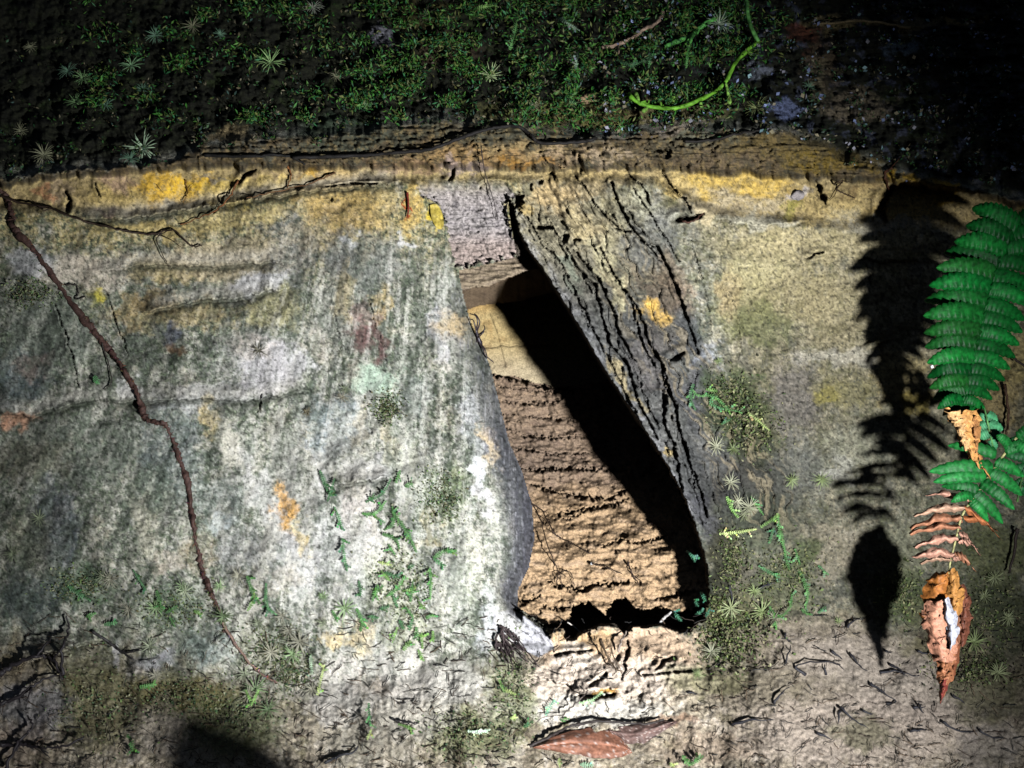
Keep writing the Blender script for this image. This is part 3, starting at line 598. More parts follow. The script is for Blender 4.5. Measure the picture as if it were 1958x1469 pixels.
hot_mid = np.exp(-((U - 700) / 330.0) ** 2 - ((V - 1060) / 260.0) ** 2)      # white lichen runs, whitened here to paint in the torch's hot spot
stw = smooth(0.0, 0.35, fbm(st / 30, V / 170, 4, 185) + 0.25 * sp2 + hot_mid * 0.25 - 0.12) * rockw * (U < 1000) * smooth(480, 760, V) * (1 - smoothing * .7)
C = C * (1 - 0.50 * (stw * (0.04 + 0.30 * hot_mid))[..., None]) + np.array((0.68, 0.665, 0.65)) * 0.50 * (stw * (0.04 + 0.30 * hot_mid))[..., None]
lum2 = np.clip(C.mean(-1), .02, .9); cx = 0.36 * rockw * (1 - ins) * (1 - strip) + 0.2
C *= ((lum2 / 0.25) ** cx)[..., None]
lm3 = C.mean(-1, keepdims=True); C = lm3 + (C - lm3) * (1.14 - 0.12 * ins)[..., None]
cap = 0.66 - 0.08 * (U < 960) * rockw; lm4 = C.mean(-1)
C = C / ((1 + (lm4 / cap) ** 4) ** 0.25)[..., None]
C = np.clip(C, 0.004, 0.85)
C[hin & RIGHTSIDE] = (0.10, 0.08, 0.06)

# ------------------------------------------------------------------ build the bank meshes
def grid_obj(name, U, V, d, C, keep, mat):
    ny, nx = U.shape
    pos = P(U, V, d).reshape(-1, 3)
    idx = np.arange(ny * nx).reshape(ny, nx)
    f = np.stack([idx[:-1, :-1], idx[1:, :-1], idx[1:, 1:], idx[:-1, 1:]], -1)[keep]
    used = np.unique(f); remap = np.full(ny * nx, -1); remap[used] = np.arange(len(used))
    f = remap[f]; pos = pos[used]; col = C.reshape(-1, 3)[used]
    me = bpy.data.meshes.new(name)
    me.vertices.add(len(pos)); me.vertices.foreach_set('co', pos.ravel())
    me.loops.add(f.size); me.loops.foreach_set('vertex_index', f.ravel().astype(np.int32))
    me.polygons.add(len(f)); me.polygons.foreach_set('loop_start', np.arange(0, f.size, 4, dtype=np.int32)); me.polygons.foreach_set('loop_total', np.full(len(f), 4, np.int32))
    me.polygons.foreach_set('use_smooth', np.ones(len(f), bool))
    me.update(calc_edges=True)
    a = me.color_attributes.new('col', 'FLOAT_COLOR', 'POINT')
    c4 = np.ones((len(pos), 4), np.float32); c4[:, :3] = col; a.data.foreach_set('color', c4.ravel())
    me.materials.append(mat)
    o = bpy.data.objects.new(name, me); COL.objects.link(o)
    return o

sdc = (sd[:-1, :-1] + sd[1:, 1:]) / 2
keep = sdc > -5.0
cen = lambda A: (A[:-1, :-1] + A[1:, 1:]) / 2
Vc, vTc, vGc = cen(V), cen(vT), cen(vG)
top = Vc < vTc; bot = Vc > vGc + 20
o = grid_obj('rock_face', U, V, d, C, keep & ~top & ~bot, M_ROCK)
tag(o, 'lichen streaked sandstone bank with an ochre band and a slanting hollow', kind='structure')
o = grid_obj('mossy_slope', U, V, d, C, keep & top, M_MOSSY)
tag(o, 'dark damp mossy earth above the rock ledge', kind='structure')
o = grid_obj('ground', U, V, d, C, keep & bot, M_GROUND)
tag(o, 'pale sandy ground with root litter at the foot of the bank', kind='structure')

# wide ground behind and around the camera
gx = np.linspace(-6, 6, 61); gy = np.linspace(-8, 1.2, 47)
GX, GY = np.meshgrid(gx, gy); GZ = -0.425 + 0.012 * fbm(GX * 2, GY * 2, 3, 5) - 0.002
fl = [(j * 61 + i, j * 61 + i + 1, (j + 1) * 61 + i + 1, (j + 1) * 61 + i) for j in range(46) for i in range(60)]
fo = mesh_obj('forest_floor', np.stack([GX, GY, GZ], -1).reshape(-1, 3), fl, M_GROUND, cols=np.tile([0.12, 0.10, 0.07], (61 * 47, 1)))
tag(fo, 'dark forest floor stretching away in front of the bank', kind='structure')

# ------------------------------------------------------------------ inside the hollow
us2 = np.arange(790, 1501, 1.8); vs2 = np.arange(340, 1330, 1.8)
A, B = np.meshgrid(us2, vs2)
step2 = np.interp(A, [870, 935, 985, 1100], [556, 546, 525, 500]) + fbm(A / 22, B / 200, 3, 5) * 3
yel = np.interp(A, [870, 900, 935, 985, 1050], [600, 590, 580, 578, 560]) + fbm(A / 22, B / 200, 3, 15) * 3
floor_ = np.interp(A, [880, 935, 990, 1060, 1120, 1300], [700, 712, 722, 742, 735, 700]) + fbm(A / 25, B / 200, 3, 6) * 4
D = np.interp(B, [715, 760, 850, 950, 1060, 1160, 1300], [0.245, 0.240, 0.220, 0.160, 0.070, 0.040, 0.02])
sx = A - 1130
wv_ = B + fbm(A / 90, B / 40, 4, 201) * 38 + 0.00035 * sx ** 2 * 0.4
ter = wv_ / (27.0) + fbm(A / 200, B / 90, 2, 203) * 1.2
sawt = ter - np.floor(ter)
sawt = np.where(fbm(A / 55, B / 20, 3, 209) > -0.05, sawt, 0.4 * sawt)
up = 1 - smooth(900, 970, B + fbm(A / 40, B / 40, 2, 9) * 20)
D -= (0.16 + 0.84 * up) * (sawt ** 1.6) * 0.0045 * (0.0 + np.clip(fbm(A / 70, B / 14, 3, 208) + .5, 0, 1.3))
D += fbm(A / 60, B / 34, 4, 205) * 0.013 + np.clip(fbm(A / 17, B / 12, 4, 206), -1, 1) * (0.0020 + 0.0022 * up) + fbm(A / 5, B / 4, 3, 207) * 0.0016
ck = ridged(A / 120 + fbm(A / 60, B / 30, 3, 210) * .9, B / 30 + fbm(A / 80, B / 40, 3, 213) * .8 - .0009 * (A - 1000), 2, 212)
D += smooth(0.90, 0.985, ck) * (0.004 + 0.005 * up) * smooth(-0.2, 0.25, fbm(A / 70, B / 30, 3, 214))
w1, w2, _ = worley(A / 20 + fbm(A / 16, B / 16, 2, 3), B / 13 + fbm(A / 12, B / 12, 2, 4), 66)
D += np.clip(0.10 - (w2 - w1), 0, 1) * 0.022 * smooth(0.0, 0.5, fbm(A / 60, B / 50, 2, 68))
SOILG = [([(932,714),(990,724),(1060,745),(1100,748)],7,.030),([(945,738),(1000,745),(1060,752)],3,.010),([(950,768),(1010,772),(1060,770),(1080,756)],4,.014),([(960,790),(1040,800),(1110,806)],2.5,.01),([(970,822),(1000,832),(1060,838),(1130,835)],3.5,.013),([(985,858),(1050,868),(1130,868)],3,.012),
 ([(989,896),(1021,900),(1066,896),(1136,898),(1197,902)],4,.016),([(1013,925),(1062,941),(1111,949),(1164,955),(1205,933)],4.5,.018),([(1066,982),(1103,978),(1136,972),(1177,965),(1201,953)],4.5,.018),([(1070,998),(1090,990),(1110,985)],3,.012),
 ([(1148,1047),(1185,1033),(1217,1039),(1242,1033),(1275,1027)],4,.018),([(1046,1112),(1070,1120),(1111,1129),(1136,1118),(1177,1116),(1201,1114)],5,.022),([(1254,1145),(1299,1139),(1330,1130)],5,.02),([(985,1149),(1010,1150),(1034,1139)],4,.016),([(1050,1163),(1095,1163)],4.5,.018),
 ([(1020,1180),(1040,1160),(1044,1150)],3,.01),([(1200,1060),(1215,1090),(1225,1120)],2,.008),([(1000,985),(1040,1000),(1075,1035)],1.8,.006)]
for pts, hw, dep in SOILG:
    hw *= .72; dep *= .62
    sl = window(us2, vs2, pts, 30); Us = A[sl]; Vs = B[sl]
    q, t = seg_dist(Us + fbm(Us / 8, Vs / 8, 2, 88) * 5, Vs + fbm(Us / 8, Vs / 8, 2, 89) * 6, pts)
    wv = hw * (0.5 + 0.9 * np.clip(fbm(Us / 14, Vs / 14, 2, 77) + 0.5, 0, 1)) * (0.35 + 0.65 * np.sin(np.pi * np.clip(t, 0.02, 0.98)) ** 0.5)
    D[sl] += dep * (1 - smooth(wv * 0.5, wv * 1.3, q)) - dep * 0.12 * np.exp(-((q - hw * 2.5) / (hw * 1.8)) ** 2)
PIT = [(1079,1224),(1079,1200),(1091,1182),(1095,1158),(1128,1152),(1158,1178),(1172,1148),(1197,1144),(1217,1166),(1266,1162),(1300,1172),(1360,1155),(1360,1330),(1079,1330)]
pj = fbm(A / 12, B / 12, 3, 211) * 5
pin = inside(A + pj, B + pj, PIT)
D = np.where(pin, D + 0.10, D)
D = np.where((B > 1212) & ~pin, D + 0.04, D)
pitleft = (A < 1079) & (B > 1195); D = np.where(pitleft, D + 0.03, D)
# back wall, ceiling, second step
back = B < floor_
Dback = 0.262 - 0.0001 * (B - 640) + fbm(A / 90, B / 60, 3, 221) * 0.006 + fbm(A / 8, B / 8, 3, 222) * 0.0009
q, t = seg_dist(A, B + fbm(A / 14, B / 200, 2, 7) * 3, [(920,664),(960,660),(1050,662)]); Dback += 0.004 * np.exp(-(q / 2.2) ** 2)
q, t = seg_dist(A, B, [(935,600),(950,640),(965,700)]); Dback += 0.003 * np.exp(-(q / 2.0) ** 2)
Dceil = np.interp(B - yel, [-50, 0], [0.13, 0.25]) + fbm(A / 40, B / 12, 4, 231) * 0.006
Dback = np.where(B < yel, Dceil, Dback)
Dstep = 0.060 + fbm(A / 30, B / 8, 4, 232) * 0.005 - 0.012 * smooth(-40, 0, B - step2)
Dback = np.where((B < step2), Dstep, Dback)
D = np.where(back, Dback, D)
# close towards the rock all round, outside the opening
hin2 = inside(A, B, HOLE); qq, _ = seg_dist(A, B, HOLE + [HOLE[0]])
outd = np.where(hin2, 0, qq)
wr = np.where(A > 1100, 150, 110)
clo = smooth(0.25, 1.0, outd / wr)
D = D * (1 - clo) + clo * 0.045
# colours
C = np.empty(A.shape + (3,)); C[:] = (0.56, 0.375, 0.215)
n1 = fbm(A / 40, B / 16, 4, 241); n2 = fbm(A / 9, B / 6, 4, 242)
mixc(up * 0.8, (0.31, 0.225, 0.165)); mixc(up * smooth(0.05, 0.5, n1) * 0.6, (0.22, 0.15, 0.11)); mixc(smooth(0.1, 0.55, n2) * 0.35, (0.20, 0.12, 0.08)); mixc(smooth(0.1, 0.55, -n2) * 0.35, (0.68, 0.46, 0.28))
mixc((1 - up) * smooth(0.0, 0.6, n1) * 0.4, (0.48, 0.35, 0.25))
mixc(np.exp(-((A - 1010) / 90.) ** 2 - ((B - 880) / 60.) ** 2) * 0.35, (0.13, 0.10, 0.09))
n3 = fbm(A / 30, B / 40, 4, 251)
bm_ = back & (B >= yel)
Cy = np.empty_like(C); Cy[:] = (0.58, 0.43, 0.20)
tt = smooth(0.0, 0.6, n3)[..., None]; Cy = Cy * (1 - tt * .5) + np.array((0.42, 0.25, 0.09)) * tt * .5
tt = (smooth(640, 720, B) * 0.7)[..., None]; Cy = Cy * (1 - tt) + np.array((0.56, 0.47, 0.33)) * tt
tt = (1 - smooth(0, 25, np.abs(B - yel)))[..., None] * .5; Cy = Cy * (1 - tt) + np.array((0.50, 0.27, 0.07)) * tt
C = np.where(bm_[..., None], Cy, C)
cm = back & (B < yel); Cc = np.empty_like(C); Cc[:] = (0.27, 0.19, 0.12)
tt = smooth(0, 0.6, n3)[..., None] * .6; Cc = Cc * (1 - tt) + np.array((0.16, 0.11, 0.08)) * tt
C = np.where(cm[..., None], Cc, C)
sm = back & (B < step2); Cs = np.empty_like(C); Cs[:] = (0.36, 0.28, 0.19)
tt = smooth(0, 0.5, fbm(A / 30, B / 6, 4, 252))[..., None] * .6; Cs = Cs * (1 - tt) + np.array((0.24, 0.18, 0.14)) * tt
C = np.where(sm[..., None], Cs, C)
tt = smooth(20, 60, outd)[..., None]; C = C * (1 - tt) + np.array((0.10, 0.065, 0.045)) * tt
C = np.clip(C * (1 + 0.22 * fbm(A / 3.6, B / 3.6, 2, 261))[..., None], 0.01, 0.8)
kp = np.ones((A.shape[0] - 1, A.shape[1] - 1), bool)
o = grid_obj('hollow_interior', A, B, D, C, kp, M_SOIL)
tag(o, 'layered tan soil and yellow back wall inside the slanting hollow', kind='structure')
def soil_at(u, v):
    i = int(np.clip((u - 790) / 1.8, 0, len(us2) - 1)); j = int(np.clip((v - 340) / 1.8, 0, len(vs2) - 1)); return float(D[j, i])

# ------------------------------------------------------------------ roots, twigs
def line_on(pts, off=-0.003, n=8, wob=1.5, at=depth_at):
    c = catmull([Vector((p[0], p[1], 0)) for p in pts], n)
    out = []; dep = [at(p.x, p.y) for p in c]
    for i, p in enumerate(c):
        a = max(0, i - 2); m = min(dep[a:i + 3])
        out.append(p1(p.x + random.uniform(-wob, wob), p.y + random.uniform(-wob, wob), m + off))
    return out

def root_thing(name, pts, r0, r1, col, label, cat, group=None, off=-0.002, wob=1.5, mat=None, at=depth_at, branches=(), rough=0.15, n=8, hairs=0):
    mb = MB(); c = line_on(pts, off, n, wob, at); m = len(c)
    mb.tube(c, [(r0 + (r1 - r0) * i / (m - 1)) * S * (1 + rough * (math.sin(i * .37 + r0) * .5 + math.sin(i * .13 + 2) * .5) + random.uniform(-rough, rough) * .25) for i in range(m)], 7, col, rough * .6)
    for bp in branches:
        cb = line_on(bp, off, 6, 1.0, at); k = len(cb)
        mb.tube(cb, [max(r1 * 0.8, r0 * 0.55) * S * (1 - 0.7 * i / (k - 1)) for i in range(k)], 5, col, rough)
    for h in range(hairs):
        i = random.randrange(1, m - 1); p = c[i]; a = random.uniform(0, 6.28); L = random.uniform(4, 10) * S
        q = p + Vector((math.cos(a) * L, -random.uniform(.0, .6) * L, math.sin(a) * L))
        mb.tube([p, p.lerp(q, .5) + Vector((0, -L * .2, 0)), q], [0.5 * S, 0.4 * S, 0.2 * S], 4, tuple(x * random.uniform(.8, 4.0) for x in col))
    base = sum(mb.v, Vector()) / len(mb.v)
    o = mesh_obj(name, [v - base for v in mb.v], mb.f, mat or M_ROOT, None, np.array(mb.c, np.float32)); o.location = base
    return tag(o, label, cat, group)

BIGR = [(-30,350),(10,372),(22,410),(30,440),(75,490),(130,570),(185,640),(225,690),(262,750),(280,800),(318,815),(345,880),(360,930),(372,1010),(382,1070),(398,1120),(418,1165),(432,1210)]
root_thing('root', BIGR, 6.8, 3.6, (0.055, 0.028, 0.022), 'thick reddish brown hairy root running down the left rock face', 'root', off=0.0006, wob=2.2, hairs=700, rough=0.45, n=16)
root_thing('root', [(425,1190),(440,1215),(470,1260),(500,1290),(530,1305)], 3.2, 1.5, (0.20, 0.13, 0.10), 'thin pale brown root tail below the thick reddish root', 'root', off=-0.002, hairs=20)
root_thing('root', [(390,298),(480,299),(545,298),(585,315)], 3.2, 2, (0.012, 0.011, 0.010), 'short black root lying on the ledge left of the long black one', 'root', off=-0.003)
root_thing('root', [(560,302),(620,300),(700,297),(760,292),(820,286),(870,268),(910,254),(950,244),(990,243),(1015,258),(1030,272),(1070,274),(1120,270),(1140,264)], 3.6, 3.0, (0.012, 0.010, 0.009), 'long black wavy root along the grey ledge above the hollow', 'root', off=-0.007, wob=0.8,
           branches=[[(1110,268),(1125,262),(1150,258)]])
root_thing('root', [(1310,272),(1360,268),(1410,256),(1450,250),(1462,238)], 2.6, 1.8, (0.015, 0.012, 0.01), 'black root on the brown ledge right of the hollow', 'root')
root_thing('root', [(0,375),(50,390),(95,398),(130,412),(180,428),(230,440),(290,448),(330,440),(365,470),(385,468)], 2.4, 1.3, (0.03, 0.018, 0.012), 'thin dark rootlet sagging below the yellow band on the left', 'root', off=-0.004,
           branches=[[(200,432),(250,445),(310,452),(350,474)], [(330,440),(300,455),(318,500),(330,515)], [(95,398),(80,402),(60,380)]])
root_thing('root', [(455,345),(440,375),(415,400),(385,415),(345,430)], 1.8, 1.0, (0.16, 0.06, 0.02), 'fine rust coloured rootlet crossing the yellow band on the left', 'root', off=-0.003)
root_thing('root', [(640,330),(590,352),(520,368),(470,380)], 1.4, 0.8, (0.14, 0.07, 0.03), 'fine brown rootlet under the ledge left of the hollow', 'root')
root_thing('root', [(550,318),(556,335),(548,360)], 1.8, 0.9, (0.18, 0.07, 0.02), 'short rust brown rootlet hanging in the left yellow band', 'root')
root_thing('root', [(355,345),(358,370),(350,388)], 1.2, 0.7, (0.20, 0.10, 0.02), 'tiny amber rootlet on the brightest yellow patch', 'root', branches=[[(300,352),(312,370)], [(358,370),(372,350)]])
root_thing('root', [(779,368),(781,392),(779,416)], 2.3, 1.4, (0.16, 0.02, 0.01), 'short red splinter of root standing left of the purple block', 'root', off=-0.004, wob=.4)
root_thing('root', [(920,280),(925,320),(935,355),(944,385),(952,420)], 1.0, 0.7, (0.04, 0.03, 0.03), 'hair thin root hanging over the purple grey block', 'root', off=-0.006, wob=.5)
root_thing('root', [(1706,322),(1692,332),(1696,350),(1704,372)], 2.6, 1.6, (0.06, 0.022, 0.01), 'dark curled rootlet above the black notch in the right yellow band', 'root', branches=[[(1692,332),(1710,315),(1722,300)]])
root_thing('root', [(1595,352),(1612,346),(1600,362),(1618,372),(1634,378)], 1.8, 1.0, (0.05, 0.03, 0.015), 'tangled brown rootlet on the right end of the yellow band', 'root', branches=[[(1600,362),(1590,380),(1575,372)], [(1612,346),(1630,350)]])
root_thing('root', [(1300,420),(1320,425),(1345,408)], 2.2, 1.2, (0.07, 0.03, 0.02), 'brown rootlet in the notch right of the frayed rock lip', 'root')
root_thing('root', [(195,655),(208,700),(213,730),(200,745)], 1.3, 0.8, (0.03, 0.025, 0.02), 'thin dark rootlet looping left of the thick reddish root', 'root', off=-0.002)
root_thing('root', [(125,545),(145,545),(150,560),(145,572),(165,568)], 1.5, 1.0, (0.03, 0.025, 0.02), 'small dark hooked rootlet right of the thick root near its top', 'root', off=-0.002)
root_thing('twig', [(178,1208),(200,1222),(225,1240),(255,1262)], 3.0, 1.8, (0.025, 0.022, 0.022), 'dark twig lying slantwise at the lower left of the rock', 'twig', mat=M_TWIG, off=-0.003)
root_thing('twig', [(238,1250),(262,1244),(290,1242)], 1.8, 1.0, (0.025, 0.022, 0.022), 'small dark twig right of the slanting twig at lower left', 'twig', mat=M_TWIG)
root_thing('twig', [(620,1460),(645,1446),(672,1440),(685,1428)], 2.6, 1.4, (0.02, 0.02, 0.025), 'forked black twig at the bottom edge of the photo', 'twig', mat=M_TWIG, off=-0.003, branches=[[(645,1446),(640,1466)]])
root_thing('twig', [(750,1375),(770,1380),(800,1385)], 2.0, 1.0, (0.02, 0.018, 0.02), 'short black twig on the litter below the green sprigs', 'twig', mat=M_TWIG, branches=[[(770,1380),(778,1365)]])
# tangle in the lower left corner
for pts, r, brs in [([(0,1290),(30,1270),(70,1255),(100,1262),(120,1300)], 5, [[(70,1255),(90,1230),(100,1215)], [(100,1262),(118,1240)]]),
               ([(0,1345),(40,1330),(80,1300),(120,1290)], 4, [[(60,1315),(50,1350)]]),
               ([(0,1425),(40,1424),(75,1430),(120,1428),(160,1410)], 3.5, [[(40,1424),(20,1445),(0,1455)], [(75,1430),(95,1450)]]),
               ([(10,1469),(35,1420),(60,1395),(55,1370)], 3, [[(35,1420),(15,1400)]]),
               ([(120,1290),(118,1240),(130,1210),(128,1180)], 3, [])]:
    root_thing('root', pts, r, 1.6, (0.018, 0.014, 0.016), 'black gnarled root of the tangle in the lower left corner', 'root', 'black roots tangled in the lower left corner', off=-0.006, wob=2.5, branches=brs, mat=M_TWIG)
# dark twigs on the sandy slope at lower right
TW = [[(1540,1290),(1520,1275),(1560,1265),(1600,1270),(1615,1282)],[(1590,1245),(1612,1262)],[(1625,1250),(1640,1268),(1658,1285)],[(1682,1285),(1710,1283),(1740,1290),(1757,1293)],[(1700,1270),(1722,1282),(1735,1296)],[(1665,1306),(1690,1326),(1715,1342)],
      [(1480,1345),(1495,1325),(1510,1315)],[(1500,1268),(1512,1235)],[(1605,1350),(1630,1375),(1660,1392)],[(1604,1360),(1602,1385)],[(1695,1345),(1712,1342)],[(1757,1344),(1765,1365)],[(1745,1354),(1770,1352)],[(1740,1398),(1770,1396)],[(1800,1380),(1830,1398),(1870,1400)],
      [(1500,1210),(1505,1222),(1512,1228)],[(1620,1200),(1630,1188),(1648,1183)],[(1755,1246),(1775,1250),(1785,1252)],[(1870,1395),(1900,1410),(1925,1412)],[(1580,1290),(1575,1270)],[(1315,1322),(1335,1328)],[(1440,1128),(1470,1118),(1488,1112)],[(1395,1120),(1402,1150),(1410,1168)],
      [(1650,1360),(1670,1366)],[(1820,1330),(1845,1345)],[(1560,1400),(1590,1415)],[(1690,1245),(1705,1247)],[(1400,1385),(1440,1376),(1480,1378)]]
for i, t in enumerate(TW):
    root_thing('twig', t, random.uniform(1.4, 2.6), 0.7, (0.018, 0.017, 0.022), 'short black twig scattered on the pale sandy slope at lower right', 'twig', 'black twigs on the sandy slope at lower right', mat=M_TWIG, off=-0.0012, wob=1.8, n=4, rough=.45,
               branches=[[(t[1][0], t[1][1]), (t[1][0] + random.uniform(-14, 14), t[1][1] + random.uniform(-12, 12))]] if len(t) > 2 else ())
# rootlets in the soil of the hollow
for pts, r, lb in [([(1005,945),(1030,985),(1050,1050),(1070,1100),(1075,1125)], 1.4, 'long fine dark rootlet running down the soil inside the hollow'),
              ([(1005,960),(1035,975),(1060,1020),(1085,1035),(1130,1060)], 1.6, 'dark branching rootlet on the left of the soil inside the hollow'),
              ([(1131,1078),(1160,1085),(1190,1098)], 1.3, 'fine dark rootlet beside the white speck in the hollow'),
              ([(1062,1115),(1072,1095),(1090,1095),(1098,1120)], 1.0, 'hair thin looping rootlet low in the hollow'),
              ([(1200,1075),(1210,1100),(1222,1118)], 2.2, 'dark forked rootlet low on the soil right of centre in the hollow'),
              ([(1245,1000),(1262,1010),(1268,1020)], 2.0, 'short dark root stub by the shaded side of the hollow')]:
    root_thing('rootlet', pts, r, 0.8, (0.04, 0.025, 0.02), lb, 'root', at=soil_at, off=-0.003, wob=1.2,
               branches=[[pts[1], (pts[1][0] + 14, pts[1][1] + 10), (pts[1][0] + 18, pts[1][1] + 24)]])
root_thing('rootlet', [(1085,1190),(1100,1200),(1112,1212)], 1.3, 1.0, (0.55, 0.5, 0.45), 'pale curved rootlet over the black pit at the hollow mouth', 'root', at=lambda u, v: 0.015, wob=.5)
root_thing('root', [(1255,1200),(1268,1184),(1284,1170)], 3.4, 2.0, (0.45, 0.42, 0.40), 'pale grey root stub at the right of the hollow mouth', 'root', at=lambda u, v: 0.02, wob=.6)
root_thing('root', [(1182,1245),(1188,1226),(1198,1208)], 2.4, 1.6, (0.30, 0.24, 0.2), 'short pale twig standing at the hollow mouth', 'twig', off=-0.006)
root_thing('twig', [(1148,1222),(1160,1250),(1175,1275),(1188,1286)], 2.4, 1.6, (0.10, 0.07, 0.045), 'brown stalk with a swollen bud standing before the hollow', 'twig', off=-0.012, rough=.3, branches=[[(1168,1240),(1176,1262),(1190,1285)]])
# tangle of fine roots left of the hollow mouth
for i in range(16):
    u0, v0 = random.uniform(945, 985), random.uniform(1195, 1235); a = random.uniform(0.2, 1.5); L = random.uniform(30, 75)
    pts = [(u0 + math.cos(a) * L * k / 3 + random.uniform(-7, 7), v0 + math.sin(a) * L * k / 3 + random.uniform(-7, 7)) for k in range(4)]
    root_thing('rootlet', pts, 2.0, 0.9, (0.05, 0.035, 0.035), 'fine dark rootlet in the tangle below the pale slab', 'root', 'fine dark roots tangled below the pale slab', wob=2, n=5, off=-0.004)
# uncountable fine litter over the ground
mb = MB()
for i in range(1900):
    u0 = random.uniform(-80, 2050); v0 = 1500 - 330 * random.random() ** 1.4
    if 1000 < u0 < 1330 and random.random() < .55: continue
    a = random.uniform(0, math.pi); L = random.uniform(8, 34)
    pts = [(u0 + math.cos(a) * L * k / 3 + random.uniform(-1.6, 1.6), v0 + math.sin(a) * L * .7 * k / 3 + random.uniform(-1.6, 1.6)) for k in range(4)]
    try: c = line_on(pts, -0.0012, 3, 0.6)
    except Exception: continue
    col = random.choice([(0.03, 0.025, 0.02), (0.06, 0.04, 0.03), (0.12, 0.08, 0.05), (0.02, 0.02, 0.02)])
    mb.tube(c, random.uniform(0.3, 0.8) * S, 4, col)
o = mb.build('root_litter', M_TWIG); tag(o, 'fine dark root hairs and bits of litter strewn over the ground', 'litter', kind='stuff')

# ------------------------------------------------------------------ moss stuff
def surf_normal(u, v):
    e = 6
    a = p1(u + e, v, depth_at(u + e, v)) - p1(u - e, v, depth_at(u - e, v)); b = p1(u, v - e, depth_at(u, v - e)) - p1(u, v + e, depth_at(u, v + e))
    n = a.cross(b); n.normalize()
    return n if n.y < 0 else -n
def leaflets(mb, n, sampler, lo, hi, cols, lift=0.001, wide=0.35):
    for i in range(n):
        u, v, ok = sampler()
        if not ok: continue
        p = p1(u, v, depth_at(u, v) - lift * random.random())
        N = Vector((random.gauss(0, .8), -1, random.gauss(0.25, .8))).normalized()
        t = N.cross(Vector((random.gauss(0, 1), random.gauss(0, 1), random.gauss(0, 1)))).normalized(); s = N.cross(t)
        L = random.uniform(lo, hi) * S; W = L * wide * random.uniform(.6, 1.3)
        tip = p + t * L + N * L * .4
        c = random.choice(cols); kf = random.uniform(.5, 1.5); c = tuple(x * kf for x in c)
        mb.add([p, p + t * L * .5 + s * W + N * L * .3, tip, p + t * L * .5 - s * W + N * L * .3], [(0, 1, 2), (0, 2, 3)], c)
def s_top():
    u = random.uniform(-60, 2020); v = random.uniform(-40, 350)
    j = np.searchsorted(vs, v) - 1; i = np.searchsorted(us, u) - 1
    lim = vT[j, i]
    dens = 0.02 + 1.3 * float(N_top[j, i]); dens *= (1.0 if u < 1300 else 0.7) * min(1, max(0.06, (u * .6 + v - 60) / 520))
    return u, v, v < lim - 2 + 22 * max(0, float(N_top[j, i])) and random.random() < dens
N_top = fbm(U / 45, V / 30, 4, 301)
mb = MB()
leaflets(mb, 90000, s_top, 2.5, 9, [(0.02, 0.07, 0.012), (0.035, 0.08, 0.016), (0.06, 0.065, 0.018), (0.015, 0.055, 0.02), (0.09, 0.075, 0.04), (0.03, 0.06, 0.05), (0.01, 0.025, 0.006), (0.16, 0.14, 0.09)], 0.010, .24)
def s_glint():
    u, v, ok = s_top(); return u, v, ok and u > 1150 and random.random() < .8
leaflets(mb, 30000, s_glint, 3, 11, [(0.22, 0.27, 0.46), (0.30, 0.29, 0.34), (0.16, 0.26, 0.28), (0.22, 0.19, 0.12), (0.05, 0.09, 0.06)], 0.016, .4)  # pale bluish leaflets, coloured to imitate wet glints on the moss
def s_cl():
    c = random.choice(CLP); return random.gauss(c[0], c[2]), random.gauss(c[1], c[2] * .6), True
CLP = [(random.uniform(150, 1500), random.uniform(-10, 235), random.uniform(8, 26)) for _ in range(85)] + [(random.uniform(650, 1420), random.uniform(-10, 225), random.uniform(8, 24)) for _ in range(60)]
leaflets(mb, 15000, s_cl, 4, 13, [(0.035, 0.14, 0.02), (0.06, 0.15, 0.025), (0.11, 0.13, 0.035), (0.025, 0.11, 0.04)], 0.018, .16)
o = mb.build('moss', M_MOSS); tag(o, 'dense dark green moss carpeting the bank above the ledge', 'moss', kind='stuff')
def s_all():
    u, v, ok = s_top(); return u, v, v < 240 and random.random() < .8
def patch_sampler(patches):
    def f():
        u0, v0, ru, rv = random.choice(patches); return random.gauss(u0, ru * .5), random.gauss(v0, rv * .5), True
    return f
def s_right():
    u, v, _ = pr(); return u, v, not (v < 1200 and u < np.interp(v, [650, 700, 806, 905, 995, 1080, 1185], [1150, 1170, 1235, 1300, 1338, 1362, 1352]) + abs(random.gauss(0, 9)))
pr = patch_sampler([(1380,1180,50,60),(1400,1080,30,70),(1440,820,60,50),(1400,760,50,50),(1390,1250,70,40),(1420,1200,80,40),(1500,1100,80,60),(1720,1130,50,60),(1900,1180,90,90),(1850,1280,80,40),(1350,1110,16,50),(1360,1180,22,40)])
mb = MB(); leaflets(mb, 6500, s_right, 3, 8, [(0.10, 0.14, 0.04), (0.14, 0.15, 0.06), (0.06, 0.09, 0.03), (0.2, 0.19, 0.10), (0.05, 0.05, 0.03)], 0.004, .28)
o = mb.build('moss', M_MOSS); tag(o, 'low olive moss on the rock and soil right of the hollow', 'moss', kind='stuff')
pl_ = patch_sampler([(840,950,45,55),(770,1120,70,80),(330,1160,80,40),(150,1120,60,36),(350,1330,110,40),(450,1370,90,50),(900,1400,90,50),(980,1320,40,80),(520,1240,60,50),(180,1340,90,90),(740,780,30,30),(60,560,50,30),(560,1290,50,40)])
mb = MB(); leaflets(mb, 7500, pl_, 2.5, 6.5, [(0.10, 0.15, 0.05), (0.14, 0.17, 0.07), (0.06, 0.11, 0.05), (0.2, 0.2, 0.12), (0.08, 0.07, 0.03)], 0.002, .28)
o = mb.build('moss', M_MOSS); tag(o, 'thin green moss film over the pale rock left of the hollow', 'moss', kind='stuff')

